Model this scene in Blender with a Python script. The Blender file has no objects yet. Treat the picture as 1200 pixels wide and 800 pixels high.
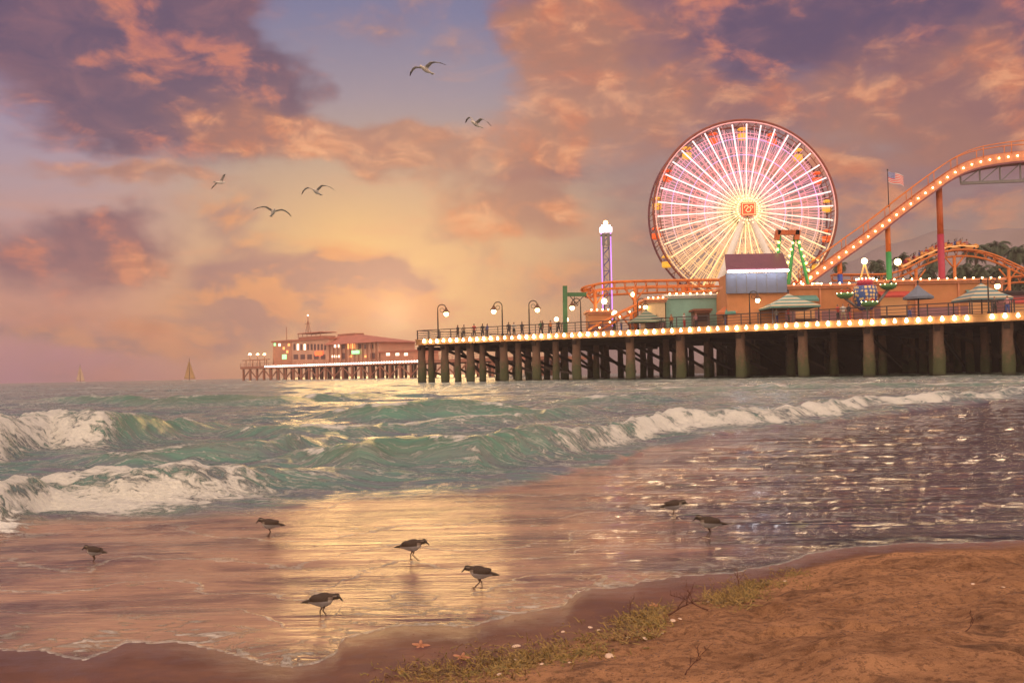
import bpy, bmesh, math, random
import numpy as np
from mathutils import Vector, Matrix, Euler
random.seed(7); rng = np.random.default_rng(7)
PI = math.pi
HAZE = True
S = bpy.context.scene
COL = S.collection
R = math.radians

# ------------------------------------------------------------------ camera
F = 1100.0; CH = 1.15; HOR0 = 448.0; HSL = 0.0192
TH = math.atan(HSL); PITCH = math.atan((HOR0 - HSL*600 - 400)/F)
fwd = Vector((0, math.cos(PITCH), math.sin(PITCH)))
upz = Vector((0, -math.sin(PITCH), math.cos(PITCH)))
rgt = Vector((1, 0, 0))*math.cos(TH) - upz*math.sin(TH)
upv = Vector((1, 0, 0))*math.sin(TH) + upz*math.cos(TH)
CAMP = Vector((0, 0, CH))
cam = bpy.data.cameras.new('camera'); camo = bpy.data.objects.new('camera', cam); COL.objects.link(camo)
cam.sensor_width = 36; cam.lens = 36*F/1200; cam.clip_end = 6000; cam.clip_start = 0.05
m = Matrix((rgt, upv, -fwd)).transposed().to_4x4(); m.translation = CAMP
camo.matrix_world = m; S.camera = camo

def hor(px): return HOR0 - HSL*px
def ray(px, py):
    return (fwd + rgt*((px-600)/F) - upv*((py-400)/F))
def at(px, py, Y):
    d = ray(px, py); return CAMP + d*(Y/d.y)
def gnd(px, py, z=0.0):
    d = ray(px, py); return CAMP + d*((z-CH)/d.z)
def xat(px, Y, z=5.5):
    # x so that (x, Y, z) projects on column px
    lo, hi = -400., 400.
    for _ in range(40):
        mid = (lo+hi)/2; v = Vector((mid, Y, z))-CAMP
        if v.dot(rgt)/v.dot(fwd)*F+600 < px: lo = mid
        else: hi = mid
    return lo
def s2l(c):
    return tuple(((v/255)/12.92 if v/255 <= 0.04045 else ((v/255+0.055)/1.055)**2.4) for v in c)

# ------------------------------------------------------------------ node helpers
class NT:
    def __init__(s, tree): s.t = tree; s.n = tree.nodes; s.l = tree.links
    def new(s, k, **kw):
        n = s.n.new(k)
        for a, b in kw.items(): setattr(n, a, b)
        return n
    def put(s, sock, v):
        if v is None: return
        if isinstance(v, bpy.types.NodeSocket): s.l.new(v, sock)
        else:
            if hasattr(sock.default_value, '__len__') and not isinstance(v, (int, float)):
                v = tuple(v)
                if len(v) == 3 and len(sock.default_value) == 4: v = v+(1,)
            sock.default_value = v
    def m(s, op, a, b=None, c=None, clamp=False):
        n = s.new('ShaderNodeMath', operation=op, use_clamp=clamp)
        s.put(n.inputs[0], a); s.put(n.inputs[1], b); s.put(n.inputs[2], c); return n.outputs[0]
    def vm(s, op, a, b=None, out=0):
        n = s.new('ShaderNodeVectorMath', operation=op)
        s.put(n.inputs[0], a)
        if op == 'SCALE': s.put(n.inputs[3], b)
        else: s.put(n.inputs[1], b)
        return n.outputs[out]
    def mix(s, f, a, b, mode='MIX'):
        n = s.new('ShaderNodeMix', data_type='RGBA', blend_type=mode)
        s.put(n.inputs[0], f); s.put(n.inputs[6], a); s.put(n.inputs[7], b); return n.outputs[2]
    def noise(s, vec, scale, detail=4, rough=0.55, dist=0.0, col=False):
        n = s.new('ShaderNodeTexNoise'); s.put(n.inputs['Vector'], vec)
        n.inputs['Scale'].default_value = scale; n.inputs['Detail'].default_value = detail
        n.inputs['Roughness'].default_value = rough; n.inputs['Distortion'].default_value = dist
        return n.outputs[1 if col else 0]
    def ramp(s, f, stops, interp='LINEAR'):
        n = s.new('ShaderNodeValToRGB'); r = n.color_ramp; r.interpolation = interp
        while len(r.elements) > len(stops): r.elements.remove(r.elements[0])
        while len(r.elements) < len(stops): r.elements.new(0.5)
        for e, (p, c) in zip(r.elements, stops):
            e.position = p; e.color = tuple(c)+(1,) if len(c) == 3 else c
        s.put(n.inputs[0], f); return n.outputs[0]
    def sstep(s, v, a, b):
        n = s.new('ShaderNodeMapRange', interpolation_type='SMOOTHSTEP')
        s.put(n.inputs[0], v); n.inputs[1].default_value = a; n.inputs[2].default_value = b
        return n.outputs[0]
    def scale(s, vec, sc):
        n = s.new('ShaderNodeMapping'); s.put(n.inputs[0], vec); n.inputs[3].default_value = sc; return n.outputs[0]
    def attr(s, name, out=2):
        n = s.new('ShaderNodeAttribute'); n.attribute_name = name; return n.outputs[out]
    def sep(s, v):
        n = s.new('ShaderNodeSeparateXYZ'); s.put(n.inputs[0], v); return n.outputs
    def comb(s, x, y, z):
        n = s.new('ShaderNodeCombineXYZ'); s.put(n.inputs[0], x); s.put(n.inputs[1], y); s.put(n.inputs[2], z); return n.outputs[0]
    def bump(s, h, strength=0.3, dist=0.02, normal=None):
        n = s.new('ShaderNodeBump'); s.put(n.inputs['Height'], h); n.inputs['Strength'].default_value = strength
        n.inputs['Distance'].default_value = dist; s.put(n.inputs['Normal'], normal); return n.outputs[0]

def new_mat(name):
    mt = bpy.data.materials.new(name); mt.use_nodes = True; nt = NT(mt.node_tree)
    b = [n for n in nt.n if n.type == 'BSDF_PRINCIPLED'][0]
    return mt, nt, b

def paint(name, c, rough=0.55, metal=0.0, var=0.18, scale=3.0, bump=0.15, dirt=None, spec=0.4):
    """painted / timber / metal surface with uneven tone and small relief"""
    mt, nt, b = new_mat(name)
    co = nt.new('ShaderNodeTexCoord').outputs['Object']
    n1 = nt.noise(co, scale, 5, 0.6); n2 = nt.noise(co, scale*7, 3, 0.6)
    lo = tuple(v*(1-var*1.6) for v in c); hi = tuple(min(1, v*(1+var)) for v in c)
    cc = nt.mix(n1, lo, hi)
    if dirt: cc = nt.mix(nt.sstep(n1, 0.5, 0.75), cc, dirt)
    nt.put(b.inputs['Base Color'], cc)
    nt.put(b.inputs['Roughness'], nt.m('MULTIPLY_ADD', n2, 0.25, rough-0.12))
    b.inputs['Metallic'].default_value = metal; b.inputs['Specular IOR Level'].default_value = spec
    nt.put(b.inputs['Normal'], nt.bump(n2, bump, 0.02))
    return mt
def glow(name, c, strength, base=None):
    mt, nt, b = new_mat(name)
    b.inputs['Base Color'].default_value = (base or c)+(1,)
    b.inputs['Emission Color'].default_value = c+(1,)
    b.inputs['Emission Strength'].default_value = strength
    b.inputs['Roughness'].default_value = 0.4
    return mt
def vcol(name, rough=0.7, bump=0.2, scale=40):
    """material whose colour is stored on the mesh (skin, cloth, feathers)"""
    mt, nt, b = new_mat(name)
    co = nt.new('ShaderNodeTexCoord').outputs['Object']
    n2 = nt.noise(co, scale, 4, 0.6)
    nt.put(b.inputs['Base Color'], nt.mix(nt.m('MULTIPLY', nt.sstep(n2, .35, .7), 0.45), nt.attr('tone', 0), (0.04, 0.03, 0.025)))
    b.inputs['Roughness'].default_value = rough
    nt.put(b.inputs['Normal'], nt.bump(n2, bump, 0.01))
    return mt

# ------------------------------------------------------------------ mesh builder
class MB:
    def __init__(s): s.v = []; s.f = []; s.mi = []; s.cur = 0; s.sm = []
    def add(s, vs, fs, smooth=False):
        o = len(s.v); s.v += [tuple(v) for v in vs]
        for f in fs: s.f.append(tuple(i+o for i in f)); s.mi.append(s.cur); s.sm.append(smooth)
        return s
    def box(s, c, d, rot=None):
        x, y, z = (v/2 for v in d); c = Vector(c)
        vs = [Vector((sx*x, sy*y, sz*z)) for sz in (-1, 1) for sy in (-1, 1) for sx in (-1, 1)]
        if rot is not None:
            if not isinstance(rot, Matrix): rot = Euler(rot).to_matrix()
            vs = [rot @ v for v in vs]
        return s.add([v+c for v in vs], [(0,2,3,1),(4,5,7,6),(0,1,5,4),(2,6,7,3),(0,4,6,2),(1,3,7,5)])
    def bar(s, a, b, w, h, up=(0,0,1)):
        """rectangular bar from a to b; w across, h along up"""
        a = Vector(a); b = Vector(b); d = (b-a); L = d.length
        if L < 1e-6: return s
        d.normalize(); up = Vector(up); sd = d.cross(up)
        if sd.length < 1e-4: sd = d.cross(Vector((1,0,0)))
        sd.normalize(); u2 = sd.cross(d).normalized()
        M_ = Matrix((sd, d, u2)).transposed()
        return s.box((a+b)/2, (w, L, h), M_)
    def tube(s, pts, r, n=8, cap=True, smooth=True):
        pts = [Vector(p) for p in pts]; N = len(pts)
        rs = r if hasattr(r, '__len__') else [r]*N
        prev = None; vs = []
        for i, p in enumerate(pts):
            t = (pts[min(i+1, N-1)]-pts[max(i-1, 0)]).normalized()
            if prev is None:
                a = Vector((0,0,1)) if abs(t.z) < 0.9 else Vector((1,0,0))
                prev = t.cross(a).normalized()
            prev = (prev - t*prev.dot(t)).normalized(); q = t.cross(prev)
            for k in range(n):
                an = 2*PI*k/n; vs.append(p + (prev*math.cos(an)+q*math.sin(an))*rs[i])
        fs = []
        for i in range(N-1):
            for k in range(n):
                k2 = (k+1) % n; fs.append((i*n+k, i*n+k2, (i+1)*n+k2, (i+1)*n+k))
        s.add(vs, fs, smooth)
        if cap:
            o = len(s.v)-len(vs)
            s.f.append(tuple(o+k for k in reversed(range(n)))); s.mi.append(s.cur); s.sm.append(False)
            s.f.append(tuple(o+(N-1)*n+k for k in range(n))); s.mi.append(s.cur); s.sm.append(False)
        return s
    def ring(s, c, R_, r, n=96, k=6, axis='Y'):
        c = Vector(c); vs = []; fs = []
        for i in range(n):
            a = 2*PI*i/n
            for j in range(k):
                b = 2*PI*j/k; rr = R_+r*math.cos(b); y = r*math.sin(b)
                if axis == 'Y': vs.append(c+Vector((rr*math.cos(a), y, rr*math.sin(a))))
                else: vs.append(c+Vector((rr*math.cos(a), rr*math.sin(a), y)))
        for i in range(n):
            for j in range(k):
                i2 = (i+1) % n; j2 = (j+1) % k
                fs.append((i*k+j, i*k+j2, i2*k+j2, i2*k+j))
        return s.add(vs, fs, True)
    def lathe(s, prof, c=(0,0,0), n=20, smooth=True, wob=None):
        c = Vector(c); vs = []; fs = []; N = len(prof)
        for i, (r, z) in enumerate(prof):
            for k in range(n):
                a = 2*PI*k/n; rr = max(r, 1e-4)*(wob(a, z) if wob else 1)
                vs.append(c+Vector((rr*math.cos(a), rr*math.sin(a), z)))
        for i in range(N-1):
            for k in range(n):
                k2 = (k+1) % n; fs.append((i*n+k, i*n+k2, (i+1)*n+k2, (i+1)*n+k))
        s.add(vs, fs, smooth)
        return s
    def ball(s, c, r, n=10, m_=7, sc=(1,1,1), rot=None):
        c = Vector(c); vs = []; fs = []
        for i in range(m_+1):
            p = -PI/2+PI*i/m_
            for k in range(n):
                a = 2*PI*k/n; v = Vector((math.cos(p)*math.cos(a)*r*sc[0], math.cos(p)*math.sin(a)*r*sc[1], math.sin(p)*r*sc[2]))
                if rot is not None: v = rot @ v
                vs.append(c+v)
        for i in range(m_):
            for k in range(n):
                k2 = (k+1) % n; fs.append((i*n+k, i*n+k2, (i+1)*n+k2, (i+1)*n+k))
        return s.add(vs, fs, True)
    def prism(s, poly, y0, y1):
        """polygon in xz extruded along y"""
        n = len(poly)
        vs = [(x, y0, z) for x, z in poly]+[(x, y1, z) for x, z in poly]
        fs = [tuple(range(n)), tuple(reversed(range(n, 2*n)))]
        fs += [(i, i+n, (i+1) % n+n, (i+1) % n) for i in range(n)]
        return s.add(vs, fs)
    def mesh(s, name, mats):
        me = bpy.data.meshes.new(name); me.from_pydata(s.v, [], s.f)
        if not isinstance(mats, (list, tuple)): mats = [mats]
        for mm in mats: me.materials.append(mm)
        me.polygons.foreach_set('material_index', s.mi); me.polygons.foreach_set('use_smooth', s.sm)
        bm = bmesh.new(); bm.from_mesh(me); bmesh.ops.recalc_face_normals(bm, faces=bm.faces); bm.to_mesh(me); bm.free()
        me.update(); return me
    def build(s, name, mats, parent=None):
        o = bpy.data.objects.new(name, s.mesh(name, mats)); COL.objects.link(o)
        if parent is not None: o.parent = parent
        return o
def tag(o, label=None, cat=None, group=None, kind=None):
    if label: o['label'] = label
    if cat: o['category'] = cat
    if group: o['group'] = group
    if kind: o['kind'] = kind
    return o
def thing(name, label, cat, loc=(0,0,0), rz=0, group=None):
    o = bpy.data.objects.new(name, None); COL.objects.link(o); o.empty_display_size = 0.2
    o.location = loc; o.rotation_euler = (0, 0, rz)
    return tag(o, label, cat, group)
def link(name, me, parent=None, loc=(0,0,0), rot=(0,0,0), sc=None):
    o = bpy.data.objects.new(name, me); COL.objects.link(o)
    if parent is not None: o.parent = parent
    o.location = loc; o.rotation_euler = rot
    if sc: o.scale = (sc,)*3 if not hasattr(sc, '__len__') else sc
    return o
def copy_tree(o, parent=None):
    c = o.copy(); COL.objects.link(c); c.parent = parent
    for ch in [k for k in bpy.data.objects if k.parent == o]: copy_tree(ch, c)
    return c
def remesh(mb, voxel, name, color_fn, mat, smooth_it=2):
    """fuse the builder's volumes into one continuous surface and store its colours"""
    me = mb.mesh('tmp', mat); ob = bpy.data.objects.new('tmp', me); COL.objects.link(ob)
    r = ob.modifiers.new('r', 'REMESH'); r.mode = 'VOXEL'; r.voxel_size = voxel; r.use_smooth_shade = True
    if smooth_it:
        sm = ob.modifiers.new('s', 'SMOOTH'); sm.iterations = smooth_it; sm.factor = 0.5
    dg = bpy.context.evaluated_depsgraph_get(); dg.update()
    out = bpy.data.meshes.new_from_object(ob.evaluated_get(dg)); out.name = name
    bpy.data.objects.remove(ob); bpy.data.meshes.remove(me)
    out.materials.clear(); out.materials.append(mat)
    ca = out.color_attributes.new('tone', 'FLOAT_COLOR', 'POINT')
    for i, v in enumerate(out.vertices): ca.data[i].color = tuple(color_fn(v.co))+(1,)
    return out
def recolor(me, color_fn):
    c = me.copy(); ca = c.color_attributes['tone']
    for i, v in enumerate(c.vertices): ca.data[i].color = tuple(color_fn(v.co))+(1,)
    return c

# ------------------------------------------------------------------ numpy noise
def vnoise(x, y, seed=0):
    xi = np.floor(x).astype(np.int64); yi = np.floor(y).astype(np.int64); xf = x-xi; yf = y-yi
    def h(a, b):
        n = (a*374761393 + b*668265263 + seed*1442695041) & 0xffffffff
        n = ((n ^ (n >> 13))*1274126177) & 0xffffffff
        return ((n ^ (n >> 16)) & 0xffff)/65535.0
    u = xf*xf*xf*(xf*(xf*6-15)+10); v = yf*yf*yf*(yf*(yf*6-15)+10)
    return (h(xi, yi)*(1-u)+h(xi+1, yi)*u)*(1-v)+(h(xi, yi+1)*(1-u)+h(xi+1, yi+1)*u)*v
def fbm(x, y, o=4, seed=0, g=0.5):
    t = 0; a = 1; s_ = 0
    for i in range(o):
        t = t+a*vnoise(x*2**i+i*17.3, y*2**i-i*9.1, seed+i); s_ += a; a *= g
    return t/s_
def smooth(v, a, b):
    t = np.clip((v-a)/(b-a), 0, 1); return t*t*(3-2*t)
def grid_mesh(name, X, Y, Z, mat, attrs={}):
    r, c = X.shape; co = np.stack([X, Y, Z], -1).reshape(-1, 3).astype(np.float32)
    idx = np.arange(r*c).reshape(r, c)
    q = np.stack([idx[:-1, :-1], idx[:-1, 1:], idx[1:, 1:], idx[1:, :-1]], -1).reshape(-1, 4)
    me = bpy.data.meshes.new(name); me.vertices.add(len(co)); me.vertices.foreach_set('co', co.ravel())
    me.loops.add(q.size); me.loops.foreach_set('vertex_index', q.ravel().astype(np.int32))
    me.polygons.add(len(q)); me.polygons.foreach_set('loop_start', np.arange(0, q.size, 4, dtype=np.int32))
    me.polygons.foreach_set('loop_total', np.full(len(q), 4, dtype=np.int32))
    me.update(calc_edges=True); me.polygons.foreach_set('use_smooth', np.ones(len(q), dtype=bool))
    for k, a in attrs.items():
        at_ = me.attributes.new(k, 'FLOAT', 'POINT'); at_.data.foreach_set('value', a.ravel().astype(np.float32))
    me.materials.append(mat); o = bpy.data.objects.new(name, me); COL.objects.link(o); return o

# ------------------------------------------------------------------ world
W = bpy.data.worlds.new('World'); S.world = W; W.use_nodes = True
SUNPX = (463, 371)
sd_ = ray(*SUNPX).normalized(); SUN_AZ = math.atan2(sd_.x, sd_.y); SUN_EL = R(5.0)
def build_world():
    nt = NT(W.node_tree); nt.n.clear()
    out = nt.new('ShaderNodeOutputWorld'); bg = nt.new('ShaderNodeBackground'); nt.l.new(bg.outputs[0], out.inputs[0])
    d = nt.new('ShaderNodeTexCoord').outputs['Generated']; d = nt.vm('NORMALIZE', d)
    x, y, z = nt.sep(d)[:3]
    # slow warp so that nothing follows a clean ellipse
    wn = nt.noise(nt.scale(d, (1, 1, 1.8)), 5.5, 4, 0.6, 0, True)
    wv = nt.vm('SUBTRACT', wn, (0.5, 0.5, 0.5)); wx, wy, wz = nt.sep(wv)[:3]
    az0 = nt.m('ARCTAN2', x, y); el0 = nt.m('ARCSINE', z)
    az = nt.m('MULTIPLY_ADD', wx, 0.16, az0); el = nt.m('MULTIPLY_ADD', wy, 0.10, el0)
    def azel(px, py):
        q = ray(px, py).normalized(); return math.atan2(q.x, q.y), math.asin(q.z)
    def blob(px, py, rx, ry, amp, a=az, e=el):
        A, E = azel(px, py)
        da = nt.m('MULTIPLY', nt.m('SUBTRACT', a, A), F/rx); de = nt.m('MULTIPLY', nt.m('SUBTRACT', e, E), F/ry)
        q = nt.m('ADD', nt.m('MULTIPLY', da, da), nt.m('MULTIPLY', de, de))
        return nt.m('MULTIPLY', nt.m('EXPONENT', nt.m('MULTIPLY', q, -1.0)), amp)
    def total(bl):
        t = 0.0
        for b_ in bl: t = nt.m('ADD', t, blob(*b_))
        return t
    er = nt.m('MULTIPLY', nt.m('MULTIPLY_ADD', wy, 0.03, el0), 1/0.8, clamp=True)
    def rp(st): return nt.ramp(er, [(p/0.8, s2l(c)) for p, c in st])
    sun_r = rp([(0, (218,150,116)), (.05, (226,176,130)), (.10, (210,170,134)), (.16, (192,162,138)), (.22, (170,152,146)), (.29, (146,140,160)), (.37, (112,120,160)), (.6, (116,114,150)), (.8, (124,118,150))])
    lef_r = rp([(0, (176,122,150)), (.03, (186,128,148)), (.065, (208,146,132)), (.13, (192,150,150)), (.19, (176,152,164)), (.25, (152,144,176)), (.38, (104,108,156)), (.8, (124,118,150))])
    rig_r = rp([(0, (168,122,108)), (.05, (164,122,108)), (.12, (160,134,126)), (.2, (154,132,136)), (.28, (132,122,148)), (.38, (98,100,148)), (.8, (124,118,150))])
    fl = nt.sstep(az0, azel(330, 400)[0], azel(60, 400)[0]); fr = nt.sstep(az0, azel(560, 400)[0], azel(820, 400)[0])
    col = nt.mix(fl, sun_r, lef_r); col = nt.mix(fr, col, rig_r)
    # pale glow where the sun stands behind the cloud bank
    g1 = blob(455, 320, 185, 115, 0.36, az0, el0); col = nt.mix(g1, col, s2l((242,192,116)))
    g2 = blob(405, 318, 55, 60, 0.45, az0, el0); col = nt.mix(g2, col, s2l((252,206,120)))
    # thin high streaks
    n_str = nt.noise(nt.scale(d, (2.2, 2.2, 9)), 3.0, 5, 0.62, 0.6)
    col = nt.mix(nt.m('MULTIPLY', nt.sstep(n_str, 0.5, 0.75), 0.32), col, s2l((214,150,124)))
    # cloud tone fields
    c1 = nt.noise(nt.scale(d, (1, 1, 1.7)), 7.0, 7, 0.54, 0.35)
    c2 = nt.noise(nt.vm('ADD', nt.scale(d, (1, 1, 1.7)), (0.018, 0, 0.03)), 7.0, 7, 0.54, 0.35)
    c3 = nt.noise(nt.scale(d, (1.2, 1.2, 2.4)), 17, 6, 0.6, 0.5)
    c4 = nt.noise(nt.scale(d, (1, 1, 1.4)), 3.2, 4, 0.5, 0.3)
    billow = nt.m('MULTIPLY_ADD', nt.m('SUBTRACT', c1, c2), 5.5, 0.5)      # side turned to the low sun
    lit = nt.m('ADD', nt.m('MULTIPLY', billow, 0.6), nt.m('MULTIPLY_ADD', c3, 1.3, -0.42))
    # three families of cloud: dusky purple banks, sun-struck orange banks, low mauve bank
    P = total([(70,35,210,80,1.15), (230,70,120,95,1.15), (310,105,60,60,.5), (110,145,80,38,.7), (50,215,120,28,-.5), (150,225,90,25,-.3), (40,300,130,50,.5), (140,285,75,50,.8), (330,40,40,40,-.6), (420,50,70,60,-.7), (680,10,100,50,.7), (520,60,80,80,-.8),
               (900,5,260,50,.62), (1130,110,140,90,.55), (1190,40,90,80,.6), (800,90,200,70,.4), (1000,190,160,60,.2), (690,215,90,60,.5), (1130,10,160,50,.8),
               (398,95,30,17,.6)])
    O = total([(395,160,125,34,1.1), (300,150,70,32,.8), (470,172,70,30,.9), (690,60,110,70,.9), (650,150,70,70,.75), (870,112,170,34,.95), (450,60,75,60,-.8), (545,60,50,60,-.5), (1090,140,110,95,.75), (985,165,60,60,.6),
               (590,235,62,40,1.05), (640,265,60,38,.8), (190,215,110,14,.8), (180,310,60,34,.8), (140,375,120,14,.55), (770,200,60,60,.5), (1170,70,60,60,.5), (660,20,60,30,.6), (60,200,90,12,.4)])
    L_ = total([(300,330,95,42,1.0), (410,342,55,30,1.4), (480,352,42,22,.9), (285,250,45,35,.5), (215,385,90,20,.6), (650,330,130,45,.4), (1080,215,120,60,.5), (900,215,140,40,.3), (600,205,50,16,.6), (80,395,120,12,.5)])
    cn = nt.m('MULTIPLY_ADD', c1, 2.4, -1.2)
    def cover(mask, lo, hi, k=1.0): return nt.m('MULTIPLY', nt.sstep(nt.m('ADD', mask, nt.m('MULTIPLY', cn, 0.75)), lo, hi), k)
    dkP = nt.mix(nt.sstep(nt.m('ADD', nt.m('MULTIPLY', c4, .6), nt.m('MULTIPLY', c3, .4)), .40, .60), s2l((82,68,106)), s2l((132,92,112))); ltP = nt.mix(nt.sstep(c3, .4, .65), s2l((162,98,108)), s2l((200,118,104)))
    colP = nt.mix(nt.sstep(lit, 0.45, 1.0), dkP, ltP)
    dkO = nt.mix(nt.sstep(c4, .4, .6), s2l((152,104,106)), s2l((174,120,104))); ltO = nt.mix(nt.sstep(c3, .42, .68), s2l((212,124,92)), s2l((242,170,128)))
    colO = nt.mix(nt.sstep(lit, 0.25, 1.1), dkO, ltO)
    colL = nt.mix(nt.sstep(lit, 0.35, 0.9), s2l((140,106,122)), s2l((216,146,108)))
    col = nt.mix(cover(L_, .10, .7, .92), col, colL)
    col = nt.mix(cover(P, .05, .78, .95), col, colP)
    col = nt.mix(cover(O, .2, .95, .80), col, colO)
    # general broken cloud towards the zenith and behind the viewer
    back = nt.m('MULTIPLY', nt.sstep(el0, .42, .7), nt.sstep(c1, .45, .6))
    col = nt.mix(nt.m('MULTIPLY', back, .6), col, s2l((188,164,156)))
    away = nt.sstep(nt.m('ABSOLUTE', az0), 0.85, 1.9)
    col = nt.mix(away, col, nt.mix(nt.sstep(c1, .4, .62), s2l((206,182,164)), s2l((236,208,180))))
    br = nt.m('ADD', nt.m('MULTIPLY_ADD', away, 1.55, 1.0), nt.m('MULTIPLY', nt.sstep(el0, .42, .9), 0.5))  # unseen sky behind and overhead brightened beyond the visible part as added fill
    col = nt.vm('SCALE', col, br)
    # the sun's own small glare through the haze
    A, E = azel(*SUNPX)
    for rad, amp, cc in ((24, .26, (1.0, .74, .40)), (60, .20, (1.0, .66, .34)), (170, .22, (1.0, .62, .30))):
        q = blob(SUNPX[0], SUNPX[1], rad, rad*.9, amp, az0, el0)
        col = nt.vm('ADD', col, nt.vm('SCALE', cc, q))
    sky = nt.new('ShaderNodeTexSky'); sky.sky_type = 'NISHITA'; sky.sun_disc = False
    sky.sun_elevation = SUN_EL; sky.sun_rotation = SUN_AZ; sky.air_density = 1.6; sky.dust_density = 3.0
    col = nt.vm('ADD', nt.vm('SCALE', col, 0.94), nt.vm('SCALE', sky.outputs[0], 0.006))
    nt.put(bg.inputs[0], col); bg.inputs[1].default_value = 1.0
build_world()
W.cycles.sampling_method = 'MANUAL'; W.cycles.sample_map_resolution = 512
sun = bpy.data.lights.new('sun', 'SUN'); sun.energy = .30; sun.angle = R(13); sun.color = (1.0, .60, .22)
suno = bpy.data.objects.new('sun', sun); COL.objects.link(suno)
sv = Vector((math.sin(SUN_AZ)*math.cos(SUN_EL), math.cos(SUN_AZ)*math.cos(SUN_EL), math.sin(SUN_EL)))
suno.rotation_euler = sv.to_track_quat('Z', 'Y').to_euler()
S.view_settings.view_transform = 'Standard'; S.view_settings.look = 'None'; S.view_settings.exposure = 0; S.view_settings.gamma = 1
S.cycles.use_denoising = True; S.cycles.max_bounces = 6; S.cycles.diffuse_bounces = 2; S.cycles.glossy_bounces = 3; S.cycles.transmission_bounces = 3; S.cycles.volume_bounces = 0
S.cycles.sample_clamp_indirect = 4.0; S.cycles.use_light_tree = True
# ------------------------------------------------------------------ shore lines (bearing u = x/y -> distance y), read on the ground plane
def curve(pts, z=0.0):
    q = sorted(((g.x/g.y, g.y) for g in (gnd(px, py, z) for px, py in pts)))
    U = np.array([a for a, _ in q]); D = np.array([b for _, b in q])
    return lambda u: np.interp(u, U, D)
shore = curve([(-260,775),(0,764),(60,771),(100,774),(125,764),(148,752),(200,754),(240,764),(290,775),(340,783),(375,775),(395,765),(402,748),(430,741),(470,731),(510,736),(545,739),(565,734),(605,722),(660,716),(676,700),(690,693),(740,690),(750,683),(800,675),(860,671),(900,664),(950,652),(1010,643),(1100,638),(1200,634),(1500,628)])
wrack = curve([(-300,1200),(200,900),(380,830),(480,792),(540,780),(600,768),(660,752),(720,735),(770,716),(830,697),(880,684),(930,664),(970,652),(1020,643),(1100,637),(1200,632),(1500,626)], 0.05)
foot = curve([(-260,622),(0,612),(100,608),(160,603),(230,602),(300,596),(350,590),(400,583),(470,582),(560,576),(640,560),(700,545),(760,524),(850,508),(950,497),(1050,487),(1120,476),(1200,468),(1500,455)])
def pxof(u): return 600+F*u            # only to read the tables above

# ------------------------------------------------------------------ sand
def edge_wob(X, Y): return (fbm(X*1.3, Y*1.3, 3, 5)-.5)*0.30*smooth(Y, 2, 5)+(fbm(X*5.5, Y*4, 4, 15)-.5)*.13
def sand_height(X, Y):
    Yc = np.maximum(Y, 0.6); u = np.clip(X/Yc, -0.75, 0.75)
    wob = edge_wob(X, Y)
    sd = Y-shore(u)+wob; wd = Y-wrack(u)+(fbm(X*2, Y*2, 3, 11)-.5)*0.3
    land = np.maximum(-sd, 0); dry = np.maximum(-wd, 0)
    z = 0.002 - np.where(sd > 0, 0.03*sd, 0) + 0.035*np.minimum(land, 3.0)
    z += 0.13*(1-np.exp(-dry*0.9))+0.02*np.clip(dry-2, 0, 6)
    k = smooth(dry, 0.02, 0.6)
    rough_ = (fbm(X*1.7+3, Y*2.6, 4, 21)-.5)*0.10 + (fbm(X*6, Y*8, 4, 31)-.5)*0.05 - (smooth(fbm(X*3.1, Y*4.5, 2, 41), .62, .75))*0.03
    z += k*rough_ + (1-k)*(fbm(X*2.5, Y*4, 3, 51)-.5)*0.012*np.minimum(land*3, 1)
    z = np.maximum(z, -2.0)
    return z, sd, wd
def nonuni(a):
    o = []
    for lo, hi, st in a: o.append(np.arange(lo, hi, st))
    return np.concatenate(o+[[a[-1][1]]])
gx = nonuni([(-150, -20, 5), (-20, -5, .25), (-5, 6, .022), (6, 20, .25), (20, 150, 5)])
gy = nonuni([(-60, -6, 3), (-6, 1.6, .15), (1.6, 7.2, .02), (7.2, 12, .2), (12, 70, 3)])
GX, GY = np.meshgrid(gx, gy); GZ, GSD, GWD = sand_height(GX, GY)
mt, nt, b = new_mat('sand')
pos = nt.new('ShaderNodeNewGeometry').outputs['Position']
sdA = nt.attr('sd'); wdA = nt.attr('wd')
big = nt.noise(nt.scale(pos, (1, 1.5, 1)), 1.6, 5, .6); mid_ = nt.noise(nt.scale(pos, (1, 1.4, 1)), 9, 7, .66); fine = nt.noise(pos, 120, 3, .7); gr = nt.noise(pos, 420, 2, .7)
dryc = nt.mix(nt.sstep(mid_, .36, .66), (.26, .115, .055), (.52, .255, .125))
dryc = nt.mix(nt.sstep(big, .35, .7), dryc, (.64, .315, .155))
dryc = nt.mix(nt.m('MULTIPLY', nt.sstep(nt.noise(nt.scale(pos, (1, 1.7, 1)), 3.0, 8, .68), .51, .66), .7), dryc, (.075, .038, .03))
dryc = nt.mix(nt.m('MULTIPLY', nt.sstep(gr, .5, .7), .45), dryc, (.72, .46, .28))
dryc = nt.mix(nt.m('MULTIPLY', nt.sstep(nt.noise(pos, 30, 7, .8), .49, .60), .62), dryc, (.13, .06, .035))
wetc = nt.mix(nt.sstep(big, .35, .68), (.115, .045, .028), (.19, .08, .05))
wetc = nt.mix(nt.m('MULTIPLY', nt.sstep(mid_, .45, .62), .45), wetc, (.10, .045, .05))
damp = nt.sstep(nt.m('ADD', sdA, nt.m('MULTIPLY_ADD', mid_, .5, -.25)), -.38, .0)
dfac = nt.sstep(nt.m('ADD', wdA, nt.m('MULTIPLY_ADD', mid_, .5, -.25)), .16, -.22)
nt.put(b.inputs['Base Color'], nt.mix(dfac, wetc, dryc))
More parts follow.
